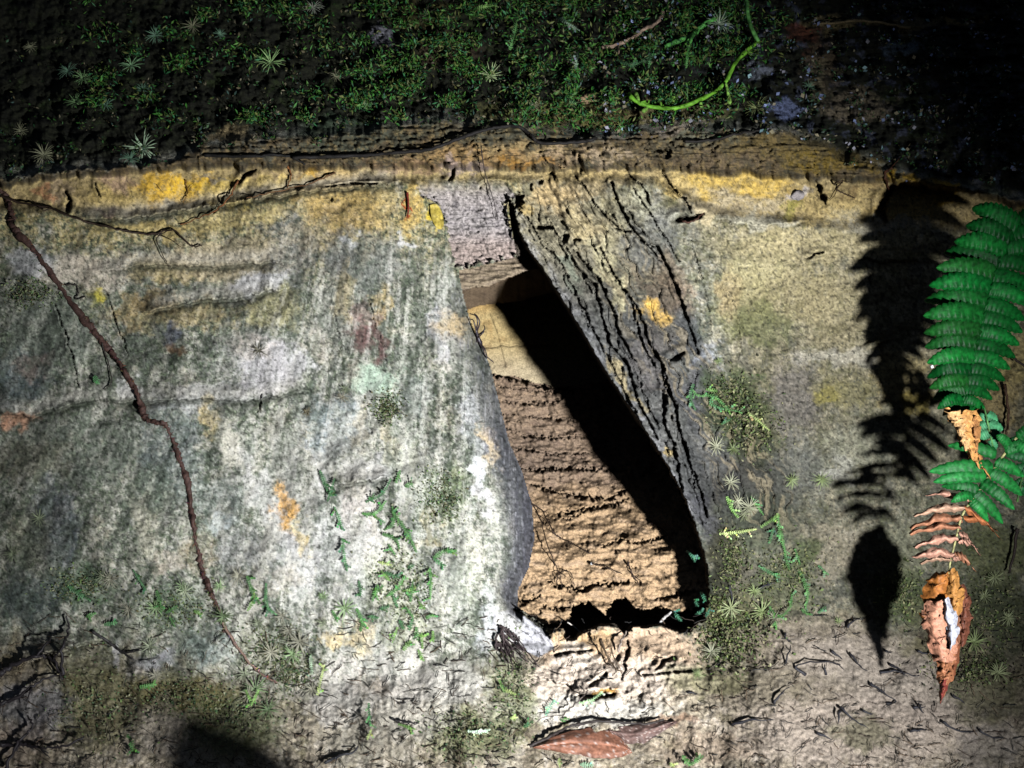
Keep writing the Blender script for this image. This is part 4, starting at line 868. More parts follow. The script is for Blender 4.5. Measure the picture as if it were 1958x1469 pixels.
# ------------------------------------------------------------------ rosettes of star moss
def rosette(u, v, size, col, label, group, blades=None):
    if v > 400: size *= random.uniform(.6, 1.05); kq = random.uniform(.5, .95); col = tuple(x * kq for x in col)
    base = p1(u, v, depth_at(u, v)); n = surf_normal(u, v); N = (n + Vector((0, -0.5, 0))).normalized()
    t = N.cross(Vector((0, 0, 1))).normalized(); s = N.cross(t)
    mb = MB(); nb = blades or random.randint(20, 30); R = size * S * 0.5
    for k in range(nb):
        a = 2 * math.pi * k / nb + random.uniform(-.25, .25); el = random.uniform(0.15, 0.9)
        dr = (t * math.cos(a) + s * math.sin(a)); L = R * random.uniform(.7, 1.15); W = max(R * 0.030, 0.00026)
        sd_ = N.cross(dr)
        pts = [N * 0.003, dr * L * .4 + N * (0.003 + L * el * .38), dr * L * .8 + N * (0.003 + L * el * .5), dr * L + N * (0.003 + L * el * .42)]
        ws = [W, W * 1.1, W * .7, 0.0001]; vv = []
        for p_, w_ in zip(pts, ws): vv += [base + p_ - sd_ * w_, base + p_ + N * w_ * .5, base + p_ + sd_ * w_]
        ff = []
        for i in range(3):
            for j in range(2): ff.append((i * 3 + j, i * 3 + j + 1, i * 3 + 3 + j + 1, i * 3 + 3 + j))
        kk = random.uniform(.7, 1.3); mb.add(vv, ff, tuple(x * kk for x in col))
    mb.tube([base - N * 0.002, base + N * 0.004], 0.0007, 5, tuple(x * .6 for x in col))
    o = mesh_obj('star_moss', [x - base for x in mb.v], mb.f, M_MOSS, None, np.array(mb.c, np.float32)); o.location = base
    return tag(o, label, 'moss plant', group)
PG = (0.30, 0.42, 0.26)
rosette(280, 284, 74, (0.34, 0.46, 0.30), 'pale green star moss rosette just above the left yellow band, brightest of all', 'star moss on the dark bank above the ledge')
rosette(518, 124, 66, (0.26, 0.40, 0.16), 'green star moss rosette with long drooping blades near the top centre left', 'star moss on the dark bank above the ledge')
rosette(252, 130, 50, (0.20, 0.36, 0.18), 'small green star moss rosette in the dark upper left', 'star moss on the dark bank above the ledge')
rosette(936, 146, 52, (0.30, 0.38, 0.18), 'olive star moss rosette on the moss above the black root', 'star moss on the dark bank above the ledge')
rosette(600, 20, 44, (0.34, 0.36, 0.28), 'pale grey star moss rosette at the top edge left of centre', 'star moss on the dark bank above the ledge')
rosette(1372, 50, 62, (0.30, 0.38, 0.26), 'spidery pale star moss rosette between the green vine stems', 'star moss on the dark bank above the ledge')
rosette(1450, 212, 50, (0.26, 0.30, 0.12), 'olive star moss rosette on the ledge right of the green vine', 'star moss on the dark bank above the ledge')
for (a, b, s_) in [(135,140,46),(160,155,44),(85,300,48),(205,205,40),(150,200,44),(275,175,34),(370,55,46),(300,70,40),(250,310,40),(45,250,34),(60,95,30),(420,70,30),(820,35,40),(1545,170,30),(640,150,30),(700,200,30),(1090,205,30),(1020,205,36)]:
    rosette(a, b, s_, random.choice([(0.14, 0.24, 0.10), (0.20, 0.20, 0.12), (0.12, 0.22, 0.14)]), 'dim green star moss rosette half lost in the dark mossy bank', 'dim star moss on the dark bank')
for (a, b, s_) in [(498,672,44),(655,760,36),(590,790,34),(660,745,30),(200,1100,40),(80,990,50),(30,1060,44)]:
    rosette(a, b, s_, random.choice([(0.30, 0.26, 0.16), (0.26, 0.30, 0.18), (0.22, 0.2, 0.14)]), 'thin brownish star moss rosette flat on the upper left rock', 'star moss flat on the upper left rock')
for (a, b, s_) in [(300,1160,44),(215,1105,40),(350,1120,40),(460,1100,40),(430,1175,50),(497,1190,50),(556,1205,50),(520,1245,60),(560,1250,50),(470,1290,46),(540,1175,40),(575,1225,50),(660,1160,60),(490,1320,54),(515,1360,60),(355,1130,40),(290,1235,40),(620,1190,34),(480,1330,40),(600,1320,34),(250,1165,34),(620,1140,34),(690,1230,34),(420,1120,34),(300,1295,40)]:
    rosette(a, b, s_, random.choice([(0.36, 0.40, 0.26), (0.40, 0.38, 0.28), (0.24, 0.34, 0.16)]), 'pale star moss rosette at the foot of the left rock', 'pale star moss at the foot of the left rock')
for (a, b, s_) in [(1365,855,50),(1400,860,40),(1395,925,44),(1510,915,36),(1570,915,44),(1405,960,50),(1430,970,50),(1420,985,40),(1395,1160,50),(1360,1250,50),(1455,1170,50),(1480,1185,44),(1330,1290,40),(1860,1230,50),(1900,1100,40),(1370,690,30),(1440,1130,40),(1600,1190,30),(1840,1180,40),(1905,1290,50),(1925,1180,50),(1880,1140,40),(1780,1210,30)]:
    rosette(a, b, s_, random.choice([(0.32, 0.36, 0.18), (0.36, 0.36, 0.24), (0.24, 0.30, 0.12)]), 'olive star moss rosette on the rock right of the hollow', 'star moss right of the hollow')

# ------------------------------------------------------------------ leafy sprigs (flat green strands with fine teeth)
def sprig(pts, width, col, label, group, lift=0.0015, at=depth_at):
    c = catmull([Vector((p[0], p[1], 0)) for p in pts], 8 if len(pts) > 2 else 14)
    mb = MB(); L = 0; acc = [0]
    for i in range(1, len(c)): L += (c[i] - c[i - 1]).length; acc.append(L)
    n = max(6, int(L / 3.8)); lm = sum(col) / 3; k_ = random.uniform(.8, 1.5); col = tuple((x * .8 + lm * .2) * k_ + .012 for x in col); pts = [(a + random.uniform(-3, 3), b + random.uniform(-3, 3)) for a, b in pts]; line = []
    for k in range(n + 1):
        s_ = L * k / n; i = max(1, min(len(c) - 1, int(np.searchsorted(acc, s_)))); f = (s_ - acc[i - 1]) / max(acc[i] - acc[i - 1], 1e-6)
        p = c[i - 1].lerp(c[i], f); line.append((p.x, p.y))
    dep = [at(*p) for p in line]; sm_ = [min(dep[max(0, i - 3):i + 4]) for i in range(n + 1)]; sm_ = [sum(sm_[max(0, i - 2):i + 3]) / len(sm_[max(0, i - 2):i + 3]) for i in range(n + 1)]
    rise = [lift * (1 + 1.2 * math.sin(math.pi * i / n)) for i in range(n + 1)]
    W = [p1(line[i][0], line[i][1], sm_[i] - rise[i]) for i in range(n + 1)]
    for i in range(n):
        t = (W[i + 1] - W[i]).normalized(); s = t.cross(Vector((0, -1, 0))).normalized(); N = s.cross(t)
        if N.y > 0: N = -N
        wv = width * S * .5 * random.uniform(.6, 1.15) * (0.4 + 0.6 * math.sin(math.pi * (0.12 + 0.85 * i / n))); kk = random.uniform(.75, 1.25); cc = tuple(x * kk for x in col)
        for sg in (-1, 1):
            st_ = (W[i + 1] - W[i]).length * .62; o_ = W[i]; tip = o_ + s * sg * wv + t * st_ * 1.2 + N * wv * random.uniform(-.1, .35)
            mb.add([o_ - t * st_ * .35, o_ + s * sg * wv * .6 - t * st_ * .1 + N * wv * .2, tip, o_ + s * sg * wv * .5 + t * st_ * .8, o_ + t * st_ * .35], [(0, 1, 2, 3, 4)], cc)
    for _ in range(max(1, int(L / 14))):
        i = random.randrange(1, n); a = random.choice((-1, 1)) * random.uniform(.5, 1.2); t = (W[min(i + 1, n)] - W[i - 1]).normalized(); s = t.cross(Vector((0, -1, 0))).normalized()
        dr = (t * math.cos(a) + s * math.sin(a)); l_ = random.uniform(7, 15) * S; w_ = random.uniform(1.6, 3.2) * S; sn = dr.cross(Vector((0, -1, 0))).normalized()
        for q in range(3):
            o_ = W[i] + dr * l_ * q / 3 + Vector((0, -.0008 * q, 0)); cc = tuple(x * random.uniform(.7, 1.4) for x in col)
            for sg in (-1, 1): mb.add([o_, o_ + sn * sg * w_ + dr * l_ * .2, o_ + dr * l_ * .42], [(0, 1, 2)], cc)
    mb.tube(W, 0.7 * S, 4, tuple(x * 1.2 for x in col))
    base = W[0]
    o = mesh_obj('moss_sprig', [x - base for x in mb.v], mb.f, M_FERN, None, np.array(mb.c, np.float32), smooth_=False); o.location = base
    return tag(o, label, 'sprig', group)
G1, G2, G3, G4 = (0.06, 0.19, 0.035), (0.045, 0.15, 0.045), (0.12, 0.25, 0.04), (0.26, 0.33, 0.08)
LBL, GBL = 'green leafy sprig clinging to the brightest rock left of the hollow', 'green sprigs on the bright rock left of the hollow'
SPL = [([(612,900),(622,925),(630,948)],9,G2),([(640,970),(648,990),(654,1014)],7,G2),([(655,1030),(658,1060),(664,1093)],9,G2),([(693,982),(718,982),(739,957)],9,G1),([(735,1014),(754,998),(750,968)],9,G1),([(752,979),(779,1018),(797,1057)],10,G1),([(732,1021),(757,1032),(764,1050)],9,G1),([(829,1068),(850,1054),(875,1054)],11,G1),([(829,1068),(842,1078),(854,1082)],9,G2),
       ([(723,1075),(750,1081)],7,G4),([(779,1086),(793,1080)],9,G2),([(822,1086),(824,1110),(823,1147)],8,G1),([(686,1111),(690,1130),(689,1143)],9,G2),([(682,1164),(693,1190),(689,1208)],10,G1),([(636,1168),(646,1190)],9,G1),([(703,1179),(725,1182)],8,G2),([(764,1186),(772,1204)],10,G2),([(796,1200),(800,1226)],12,G1),
       ([(815,1182),(829,1175)],10,G1),([(828,1207),(829,1229)],8,G3),([(771,1243),(786,1225)],10,G3),([(800,1243),(811,1265)],10,G3),([(607,1329),(614,1300),(620,1271)],9,G4),([(765,900),(757,925)],9,G1),([(700,960),(730,945),(748,915)],8,G2),([(640,915),(626,960)],7,G2),([(775,930),(790,925)],10,G1),([(735,1095),(765,1105)],10,G2),([(722,1120),(712,1150)],10,G1),
       ([(740,1140),(760,1125),(775,1100)],9,G1),([(760,1160),(750,1135)],9,G2),([(785,1150),(790,1110)],9,G1),([(745,1110),(728,1090)],9,G3),([(770,1130),(795,1128)],8,G3),([(725,1165),(745,1160)],9,G2),([(790,1180),(775,1160)],9,G1),([(812,1165),(800,1150)],8,G3),([(808,1240),(806,1210)],9,G3),([(783,1205),(790,1180)],8,G2),([(715,1140),(733,1118)],8,G1),([(755,1060),(742,1040)],7,G1),([(720,990),(737,1000)],7,G2)]
for a, b, c_ in SPL: sprig(a, b * 1.15, c_, LBL, GBL)
LBL2, GBL2 = 'green leafy sprig at the foot of the rock on the left', 'green sprigs on the lower left'
for a, b, c_ in [([(473,1102),(485,1135),(498,1155)],11,G1),([(473,1168),(491,1140)],9,G3),([(509,1116),(512,1160),(530,1176)],9,G2),([(300,1130),(306,1150),(309,1173)],11,G1),([(318,1172),(340,1158)],10,G1),([(371,1168),(387,1176)],10,G3),([(244,1406),(252,1420),(254,1438)],12,G1),([(268,1314),(300,1309)],11,G1),([(594,1254),(597,1290)],9,(0.3,0.42,0.25)),
               ([(130,1120),(150,1135),(175,1150)],12,G2),([(165,1180),(185,1172)],10,G1),([(470,1320),(482,1345)],9,G3),([(495,1320),(480,1350)],9,G3),([(180,720),(190,735)],12,G2),([(325,1180),(335,1200)],8,G1),([(200,1195),(225,1190)],10,G2),([(255,1090),(280,1130)],8,G2)]:
    sprig(a, b * 1.1, c_, LBL2, GBL2)
LBL3, GBL3 = 'green leafy sprig on the wall and slope right of the hollow', 'green sprigs right of the hollow'
for a, b, c_ in [([(1390,950),(1400,975),(1412,990)],10,G3),([(1376,1021),(1410,1018),(1447,1012)],9,G4),([(1455,1008),(1475,995),(1492,985)],10,G3),([(1487,985),(1492,1020),(1505,1068)],10,G1),([(1526,1089),(1544,1129),(1540,1165)],10,G1),([(1472,1160),(1487,1182),(1510,1162),(1514,1136)],9,G1),([(1533,1165),(1545,1176)],10,G1),([(1565,1172),(1580,1160)],10,G2),([(1451,1082),(1472,1095),(1492,1105)],9,G2),([(1565,1082),(1585,1100)],8,G2),
               ([(1486,1190),(1475,1198)],8,G1),([(1322,743),(1336,757),(1365,758),(1390,780),(1420,790)],8,G1),([(1350,745),(1372,748)],8,G3),([(1365,758),(1358,772),(1390,785)],7,G2),([(1430,790),(1450,805),(1472,824)],8,G4),([(1380,811),(1400,800)],7,G2),([(1326,735),(1320,760),(1330,785)],9,G2),([(1480,1010),(1470,1040)],8,G2),([(1500,1060),(1510,1090)],8,G1),([(1520,1050),(1530,1080)],7,G1),([(1435,950),(1460,985)],7,G1)]:
    sprig(a, b * 1.1, c_, LBL3, GBL3)
LBL4, GBL4 = 'small blue green sprig at the dark right corner of the hollow', 'blue green sprigs at the hollow mouth'
G5 = (0.03, 0.16, 0.08)
for a, b in [([(1312,1054),(1322,1062),(1330,1075)],9),([(1286,1168),(1296,1180),(1304,1188)],10),([(1326,1146),(1336,1160)],10),([(1340,1132),(1350,1150)],10),([(1330,1175),(1345,1168)],9),([(1350,1180),(1358,1160)],8)]:
    sprig(a, b, G5, LBL4, GBL4, lift=0.008)
LBL5, GBL5 = 'small yellow green sprig on the ground below the hollow', 'sprigs on the ground below the hollow'
for a, b, c_ in [([(1044,1368),(1052,1350),(1062,1338)],12,(0.15,0.38,0.22)),([(1075,1380),(1080,1372)],12,G1),([(1108,1345),(1130,1340),(1152,1322)],11,(0.28,0.45,0.2)),([(1002,1390),(1020,1378)],10,G2),([(965,1320),(988,1328)],10,G4),([(975,1374),(990,1372)],8,G4),([(895,1398),(915,1400),(938,1395)],9,(0.36,0.48,0.34)),([(705,1345),(708,1390)],8,G2),([(762,1385),(795,1395)],9,G3),([(1305,1445),(1320,1465)],12,G1),([(1322,1462),(1345,1445)],12,G1),([(1330,1440),(1340,1450)],9,G3),([(1280,1460),(1290,1466)],10,G4),([(710,1395),(702,1415)],8,G4),([(955,1300),(965,1325)],8,G3),([(1070,1450),(1070,1468)],8,G4),([(1110,1462),(1135,1464)],12,(0.2,0.36,0.2)),([(760,1200),(750,1230)],8,G3)]:
    sprig(a, b, c_, LBL5, GBL5)
LBL6, GBL6 = 'dull green sprig in the dark moss above the ledge', 'sprigs in the moss above the ledge'
for a, b, c_ in [([(975,95),(985,60),(990,20)],14,G1),([(905,18),(950,10)],14,G3),([(1100,135),(1105,100)],10,(0.12,0.2,0.12)),([(1180,115),(1210,125),(1240,110),(1265,100)],11,G2),([(1240,130),(1245,100)],10,G2),([(1312,130),(1318,95),(1322,85)],9,G1),([(1060,30),(1085,45),(1110,60)],9,(0.12,0.2,0.12))]:
    sprig(a, b, c_, LBL6, GBL6, lift=0.012)

# bright green vine at the top
vn = empty('green_vine', p1(1425, 0, depth_at(1425, 0) - 0.03)); tag(vn, 'bright green creeping vine with buds curving over the mossy ledge', 'vine')
VG = (0.13, 0.33, 0.03)
def vat(u, v): return depth_at(u, v)
def voff(pts, off): 
    c = catmull([Vector((p[0], p[1], 0)) for p in pts], 8); m = [depth_at(p.x, p.y) for p in c]; md = [min(m[max(0, i - 4):i + 5]) for i in range(len(m))]
    return [p1(p.x, p.y, dd_ - off) for p, dd_ in zip(c, md)]
mb = MB(); c = voff([(1200,180),(1230,200),(1290,207),(1350,185),(1385,160),(1410,115),(1450,80)], 0.008)
mb.tube(c, [(4.2 - 1.2 * abs(i / len(c) - .55) + random.uniform(-.7, .7)) * S for i in range(len(c))], 8, VG, .2); mb.build('stem', M_FERN, vn)
mb = MB(); c = voff([(1450,80),(1432,40),(1425,-20)], 0.010); mb.tube(c, 4.2 * S, 8, (0.10, 0.28, 0.07), .1); mb.build('stem', M_FERN, vn)
for a in ([(1338,190),(1340,206)], [(1388,160),(1395,200)], [(1222,197),(1215,178)], [(1425,98),(1438,104)], [(1285,205),(1287,184)], [(1240,203),(1228,214)]):
    mb = MB(); c = voff([a[0], ((a[0][0] + a[1][0]) / 2 + 1, (a[0][1] + a[1][1]) / 2), a[1]], 0.009); k_ = len(c)
    mb.tube(c, [(2.6 + 3.0 * (i / k_) ** 2) * S if i < k_ - 2 else 3.0 * S for i in range(k_)], 8, (0.20, 0.38, 0.07)); mb.build('bud', M_FERN, vn)
for i in range(16):
    t_ = random.choice([(1210,186),(1250,204),(1275,207),(1310,202),(1240,200),(1225,196),(1265,205)]); a = random.uniform(0, 6.28)
    mb = MB(); b = (t_[0] + math.cos(a) * 11, t_[1] + math.sin(a) * 9); mb.tube(voff([t_, b], 0.009), [1.6 * S] * 8 + [1.0 * S] * 7, 5, VG); mb.build('leaflet', M_FERN, vn)
vn2 = root_thing('green_vine', [(1270,90),(1300,78),(1325,66),(1350,45),(1375,35)], 4.5, 5.5, (0.08, 0.28, 0.06), 'darker green vine piece with leafy end left of the bright vine', 'vine', off=-0.010, mat=M_FERN, branches=[[(1325,66),(1315,95),(1312,125)]])
root_thing('twig', [(1150,92),(1180,86),(1205,75),(1230,58),(1258,42),(1268,22)], 4.0, 3.4, (0.30, 0.21, 0.15), 'pale brown twig lying on the dark moss at the top', 'twig', off=-0.010, branches=[[(1182,88),(1184,106)]])
root_thing('root', [(1740,55),(1650,40),(1560,48)], 3, 2, (0.16, 0.12, 0.06), 'dull brown root at the top right of the dark bank', 'root', off=-0.006)

# ------------------------------------------------------------------ lumps: stones and clods
def stone(u, v, ru, rv, dp, col, name, label, cat, group=None, seed=0, at=depth_at, lift=0.0, ang=0.0, mat=None):
    n1_, n2_ = 20, 14; c0 = p1(u, v, at(u, v) - lift); vsx = []; fs = []; rnd = random.Random(seed); ph = [rnd.uniform(0, 6) for _ in range(6)]
    for j in range(n2_ + 1):
        th = math.pi * j / n2_
        for i in range(n1_):
            f = 2 * math.pi * i / n1_
            r = 1 + .12 * math.sin(3 * f + ph[0]) * math.sin(2 * th + ph[1]) + .08 * math.sin(5 * f + ph[2] + 3 * th) + .05 * math.sin(9 * f + ph[3]) * math.sin(7 * th + ph[4])
            x = math.sin(th) * math.cos(f) * ru * r * S; z = math.cos(th) * rv * r * S; y = math.sin(th) * math.sin(f) * dp * r
            ca, sa = math.cos(ang), math.sin(ang); vsx.append((x * ca - z * sa, y, x * sa + z * ca))
    for j in range(n2_):
        for i in range(n1_): fs.append((j * n1_ + i, j * n1_ + (i + 1) % n1_, (j + 1) * n1_ + (i + 1) % n1_, (j + 1) * n1_ + i))
    o = mesh_obj(name, vsx, fs, mat or M_STONE, None, np.tile(col, (len(vsx), 1)).astype(np.float32)); o.location = c0
    return tag(o, label, cat, group)
stone(1122, 189, 20, 9, 0.006, (0.34, 0.23, 0.13), 'stone', 'small tan flat stone chip on the moss above the ledge', 'stone', seed=3, lift=0.006, ang=0.15)
stone(1131, 1078, 2.6, 2.6, 0.0013, (0.8, 0.8, 0.8), 'pebble', 'tiny white speck of stone on the soil inside the hollow', 'stone', at=soil_at, lift=0.003)
stone(1525, 374, 14, 9, 0.006, (0.42, 0.37, 0.36), 'stone', 'small pinkish pebble set in the right yellow band', 'stone', seed=4, lift=0.002)
# unseen rounded shape added below the frame to cast the lower-left shadow
tgt = p1(440, 1536, depth_at(440, 1500)); mid_ = LP.lerp(tgt, 0.62)
shadow_caster = stone(979, 734, 66, 70, 0.032, (0.2, 0.19, 0.17), 'stone', 'rounded stone shape added out of view to shade the lower left of the bank', 'stone', seed=9, at=lambda u, v: 0.0)
shadow_caster.location = mid_

# ------------------------------------------------------------------ dead leaves at the bottom
def flat_leaf(name, outline, col, label, cat, off=-0.006, bulge=0.003, mat=None, spots=True):
    cx = sum(p[0] for p in outline) / len(outline); cy = sum(p[1] for p in outline) / len(outline)
    o2 = catmull([Vector((p[0], p[1], 0)) for p in outline + [outline[0]]], 6)[:-1]; n = len(o2); rings = 6
    d0 = min(depth_at(p.x, p.y) for p in o2) ; vs_ = []; cs = []
    for r in range(rings + 1):
        k_ = r / rings
        for p in o2:
            u = cx + (p.x - cx) * k_; v = cy + (p.y - cy) * k_
            jit_ = float(fbm(np.array([u / 30.]), np.array([v / 14.]), 3, 6)[0]) * .003 + random.uniform(-.0002, .0002)
            dd_ = min(depth_at(u, v), depth_at(cx, cy) + 0.02) * .6 + depth_at(cx, cy) * .4 + off - bulge * (1 - k_ ** 2) + jit_
            vs_.append(p1(u, v, dd_)); q = random.uniform(.9, 1.1); g = 1 + .45 * float(fbm(np.array([u / 22.]), np.array([v / 16.]), 4, 5)[0])
            cs.append([c * q * g for c in col])
    fs = [(r * n + i, r * n + (i + 1) % n, (r + 1) * n + (i + 1) % n, (r + 1) * n + i) for r in range(rings) for i in range(n)]
    base = p1(cx, cy, depth_at(cx, cy))
    o = mesh_obj(name, [v - base for v in vs_], fs, mat or M_DRY, None, np.array(cs, np.float32)); o.location = base
    return tag(o, label, cat)
def ground_leaf(spine, col, label, seed, off):
    rows, cols = 46, 16; sp = np.array(spine, float); t = np.linspace(0, 1, rows + 1); k = np.linspace(0, 1, len(sp))
    cu = np.interp(t, k, sp[:, 0]); cv = np.interp(t, k, sp[:, 1]); cw = np.interp(t, k, sp[:, 2])
    X, Y = np.meshgrid(np.linspace(-1, 1, cols + 1), t); e = 1 + .10 * fbm(Y * 9, np.sign(X) * 2.3 + seed, 3, seed)
    UU = cu[:, None] + X * 2; VV = cv[:, None] + X * cw[:, None] * .5 * e
    u0, u1, v0, v1 = UU.min(), UU.max(), VV.min(), VV.max(); g = np.array([[1, u, v, depth_at(u, v)] for u in np.linspace(u0, u1, 9) for v in np.linspace(v0, v1, 5)])
    a = np.linalg.lstsq(g[:, :3], g[:, 3], rcond=None)[0]
    DD = a[0] + a[1] * UU + a[2] * VV - off - .004 * np.cos(X * 1.6) + .0014 * np.exp(-(X / .07) ** 2) - .003 * fbm(Y * 4, X * 1.3 + seed, 3, seed + 1) - .0008 * fbm(Y * 22, X * 9, 2, seed + 2)
    vein = np.exp(-(X / .05) ** 2) * .5 + .22 * (np.sin((Y * 30 - np.abs(X) * 4)) > .93)
    pp = P(UU, VV, DD).reshape(-1, 3); q = (1 + .55 * fbm(Y * 8, X * 2.2, 4, seed + 7)) * (1 + vein) * (1 - .3 * X ** 6)
    c = np.array(col)[None, :] * q.reshape(-1, 1); wsp = (fbm(Y * 30, X * 8, 2, seed + 9) > .42).reshape(-1, 1); c = np.where(wsp, np.array([[.45, .36, .32]]), c)
    mb = MB(); m = cols + 1
    mb.add([Vector(p) for p in pp], [(j * m + i, j * m + i + 1, j * m + m + i + 1, j * m + m + i) for j in range(rows) for i in range(cols)], [tuple(x) for x in np.clip(c, .005, .9)])
    base = mb.v[len(mb.v) // 2].copy(); o = mesh_obj('dead_leaf', [v - base for v in mb.v], mb.f, M_DRY, None, np.array(mb.c, np.float32)); o.location = base
    return tag(o, label, 'leaf')
ground_leaf([(1020,1430,3),(1050,1424,22),(1090,1420,44),(1130,1421,58),(1165,1424,54),(1190,1430,34),(1207,1436,8)], (0.24, 0.105, 0.065), 'reddish brown dead leaf lying on the ground below the hollow', 5, .004)
ground_leaf([(1166,1398,10),(1195,1406,34),(1230,1404,36),(1265,1390,18),(1294,1380,4)], (0.14, 0.085, 0.072), 'dull purplish dead leaf piece right of the reddish dead leaf', 15, .002)
root_thing('twig', [(1012,1427),(1040,1414),(1068,1400),(1092,1388),(1140,1380),(1190,1382),(1235,1384),(1270,1376)], 3.0, 1.8, (0.03, 0.022, 0.02), 'dark strand for the shaded curled rim along the top of the dead leaves', 'twig', off=-0.006, wob=1, mat=M_TWIG)  # dark strand standing in for the leaf's curled rim in shadow
flat_leaf('leaf_chip', [(822,392),(836,392),(846,410),(848,432),(838,438),(826,420)], (0.50, 0.38, 0.07), 'yellow chip of dead leaf stuck left of the purple block', 'leaf', off=-0.003, bulge=.001)
root_thing('twig', [(1075,1368),(1095,1350),(1118,1330),(1124,1320)], 1.5, 1.0, (0.10, 0.08, 0.07), 'thin grey twig bent over the bright ground below the hollow', 'twig', off=-0.006, branches=[[(1075,1368),(1040,1372),(1010,1395),(1000,1410)]])

# ------------------------------------------------------------------ the spider
def spider():
    r = empty('spider', p1(908, 645, 0.03)); tag(r, 'long legged dark spider clinging to the left edge inside the hollow', 'spider')
    mb = MB(); c = p1(906, 640, 0.035)
    prof = [(0, .2), (.12, 1.2), (.28, 2.2), (.4, 1.5), (.5, 2.4), (.7, 3.6), (.88, 2.8), (1, .4)]
    ax = (p1(921, 666, 0.04) - p1(909, 628, 0.03))
    mb.tube([p1(909, 628, 0.03) + ax * t for t, _ in prof], [q * 1.4 * S for _, q in prof], 8, (0.03, 0.022, 0.03)); mb.build('body', M_SPIDER, r)
    for L in [[(906,636),(912,618),(908,606),(902,600)],[(905,634),(908,616),(904,604),(893,600)],[(907,638),(903,622),(899,612),(890,610)],[(909,641),(918,634),(922,628),(920,622)],[(909,646),(915,640),(921,634)],[(911,655),(919,668),(924,680),(939,693)],[(912,658),(920,664),(925,676),(926,686)],[(908,652),(904,660),(914,676),(922,690)]]:
        mb = MB(); c = catmull([p1(a + 5, b, 0.034 - 0.006 * math.sin(3.14 * i / 3)) for i, (a, b) in enumerate(L)], 5); k_ = len(c)
        mb.tube(c, [(1.7 - .7 * i / k_) * S for i in range(k_)], 5, (0.035, 0.025, 0.03)); mb.build('leg', M_SPIDER, r)
spider()

# ------------------------------------------------------------------ ferns at the right
def pinna(mb, base, tip, d0, d1, width, col, teeth=9, curl=0.0, droop=0.0, edge=None, sag=6):
    """one leaflet: base and tip in pixels, toothed margin, folded midrib"""
    b = Vector(base); t = Vector(tip); ax = t - b; L = ax.length; ax.normalize(); nr = Vector((-ax.y, ax.x))
    n = teeth * 4; V_ = []; F_ = []; Cc = []
    for i in range(n + 1):
        s_ = i / n; sx_ = s_ * 1.06 - 0.06
        prof = (min(1, s_ * 7 + .6)) * (1 - s_ ** 3.6) ** .7
        tooth = 1 + 0.26 * (((s_ * teeth) % 1.0) - .5) * (1 if i < n else 0)
        hw = width * .5 * prof * tooth
        bend = math.sin(s_ * math.pi) * sag
        c = b + ax * (L * sx_) + Vector((0, -bend))
        dm = d0 + (d1 - d0) * s_ - curl * math.sin(s_ * math.pi * .9)
        fold = hw * S * .55
        for q, (k_, up_) in enumerate([(-1, 0), (-.55, .8), (0, 0.25), (.55, .8), (1, 0)]):
            pp = c + nr * hw * k_
            V_.append(p1(pp.x, pp.y, dm - fold * up_ + droop * s_ * s_))
            if edge is None and random.random() < .02: base_c = (0.10, 0.06, 0.02)
            z = random.uniform(.85, 1.15) * (1.0 + 0.0 * abs(math.sin(s_ * teeth * 3.1416))) * (1 + .5 * s_)  # colour lightens towards the tip, a painted highlight
            base_c = col if not (q == 2) else tuple(x * 1.5 for x in col)
            if edge and q in (0, 4): base_c = edge
            Cc.append(tuple(x * z for x in base_c))
    for i in range(n):
        for q in range(4): F_.append((i * 5 + q, i * 5 + q + 1, i * 5 + 6 + q, i * 5 + 5 + q))
    mb.add(V_, F_, Cc)

def crumple(outline_l, outline_r, d0, col_fn, amp=0.004, rows=60, colsn=14, twist=0.0, depthroll=0.012):
    """a dried rolled-up leaf end: a wrinkled tube-like body between a left and a right outline"""
    mb = MB(); V_ = []; F_ = []; Cc = []
    v0 = outline_l[0][1]; v1 = outline_l[-1][1]
    for j in range(rows + 1):
        v = v0 + (v1 - v0) * j / rows
        ul = np.interp(v, [p[1] for p in outline_l], [p[0] for p in outline_l]); ur = np.interp(v, [p[1] for p in outline_r], [p[0] for p in outline_r])
        for i in range(colsn * 2):
            a = 2 * math.pi * i / (colsn * 2)
            cu = (ul + ur) / 2; hw = (ur - ul) / 2
            r = 1 + 0.10 * math.sin(j * 1.15 + 2 * a) + .06 * math.sin(j * 2.7 - 3 * a)
            uu = cu + math.cos(a) * hw * r
            dd_ = d0 - math.sin(a) * depthroll * (hw / 40) * r + amp * math.sin(j * .95 + a * 3) * (hw / 40) + twist * j / rows
            V_.append(p1(uu, v + math.sin(a * 2 + j) * 2, dd_)); Cc.append(col_fn(uu, v, a))
    m = colsn * 2
    for j in range(rows):
        for i in range(m): F_.append((j * m + i, j * m + (i + 1) % m, (j + 1) * m + (i + 1) % m, (j + 1) * m + i))
    mb.add(V_, F_, Cc); return mb

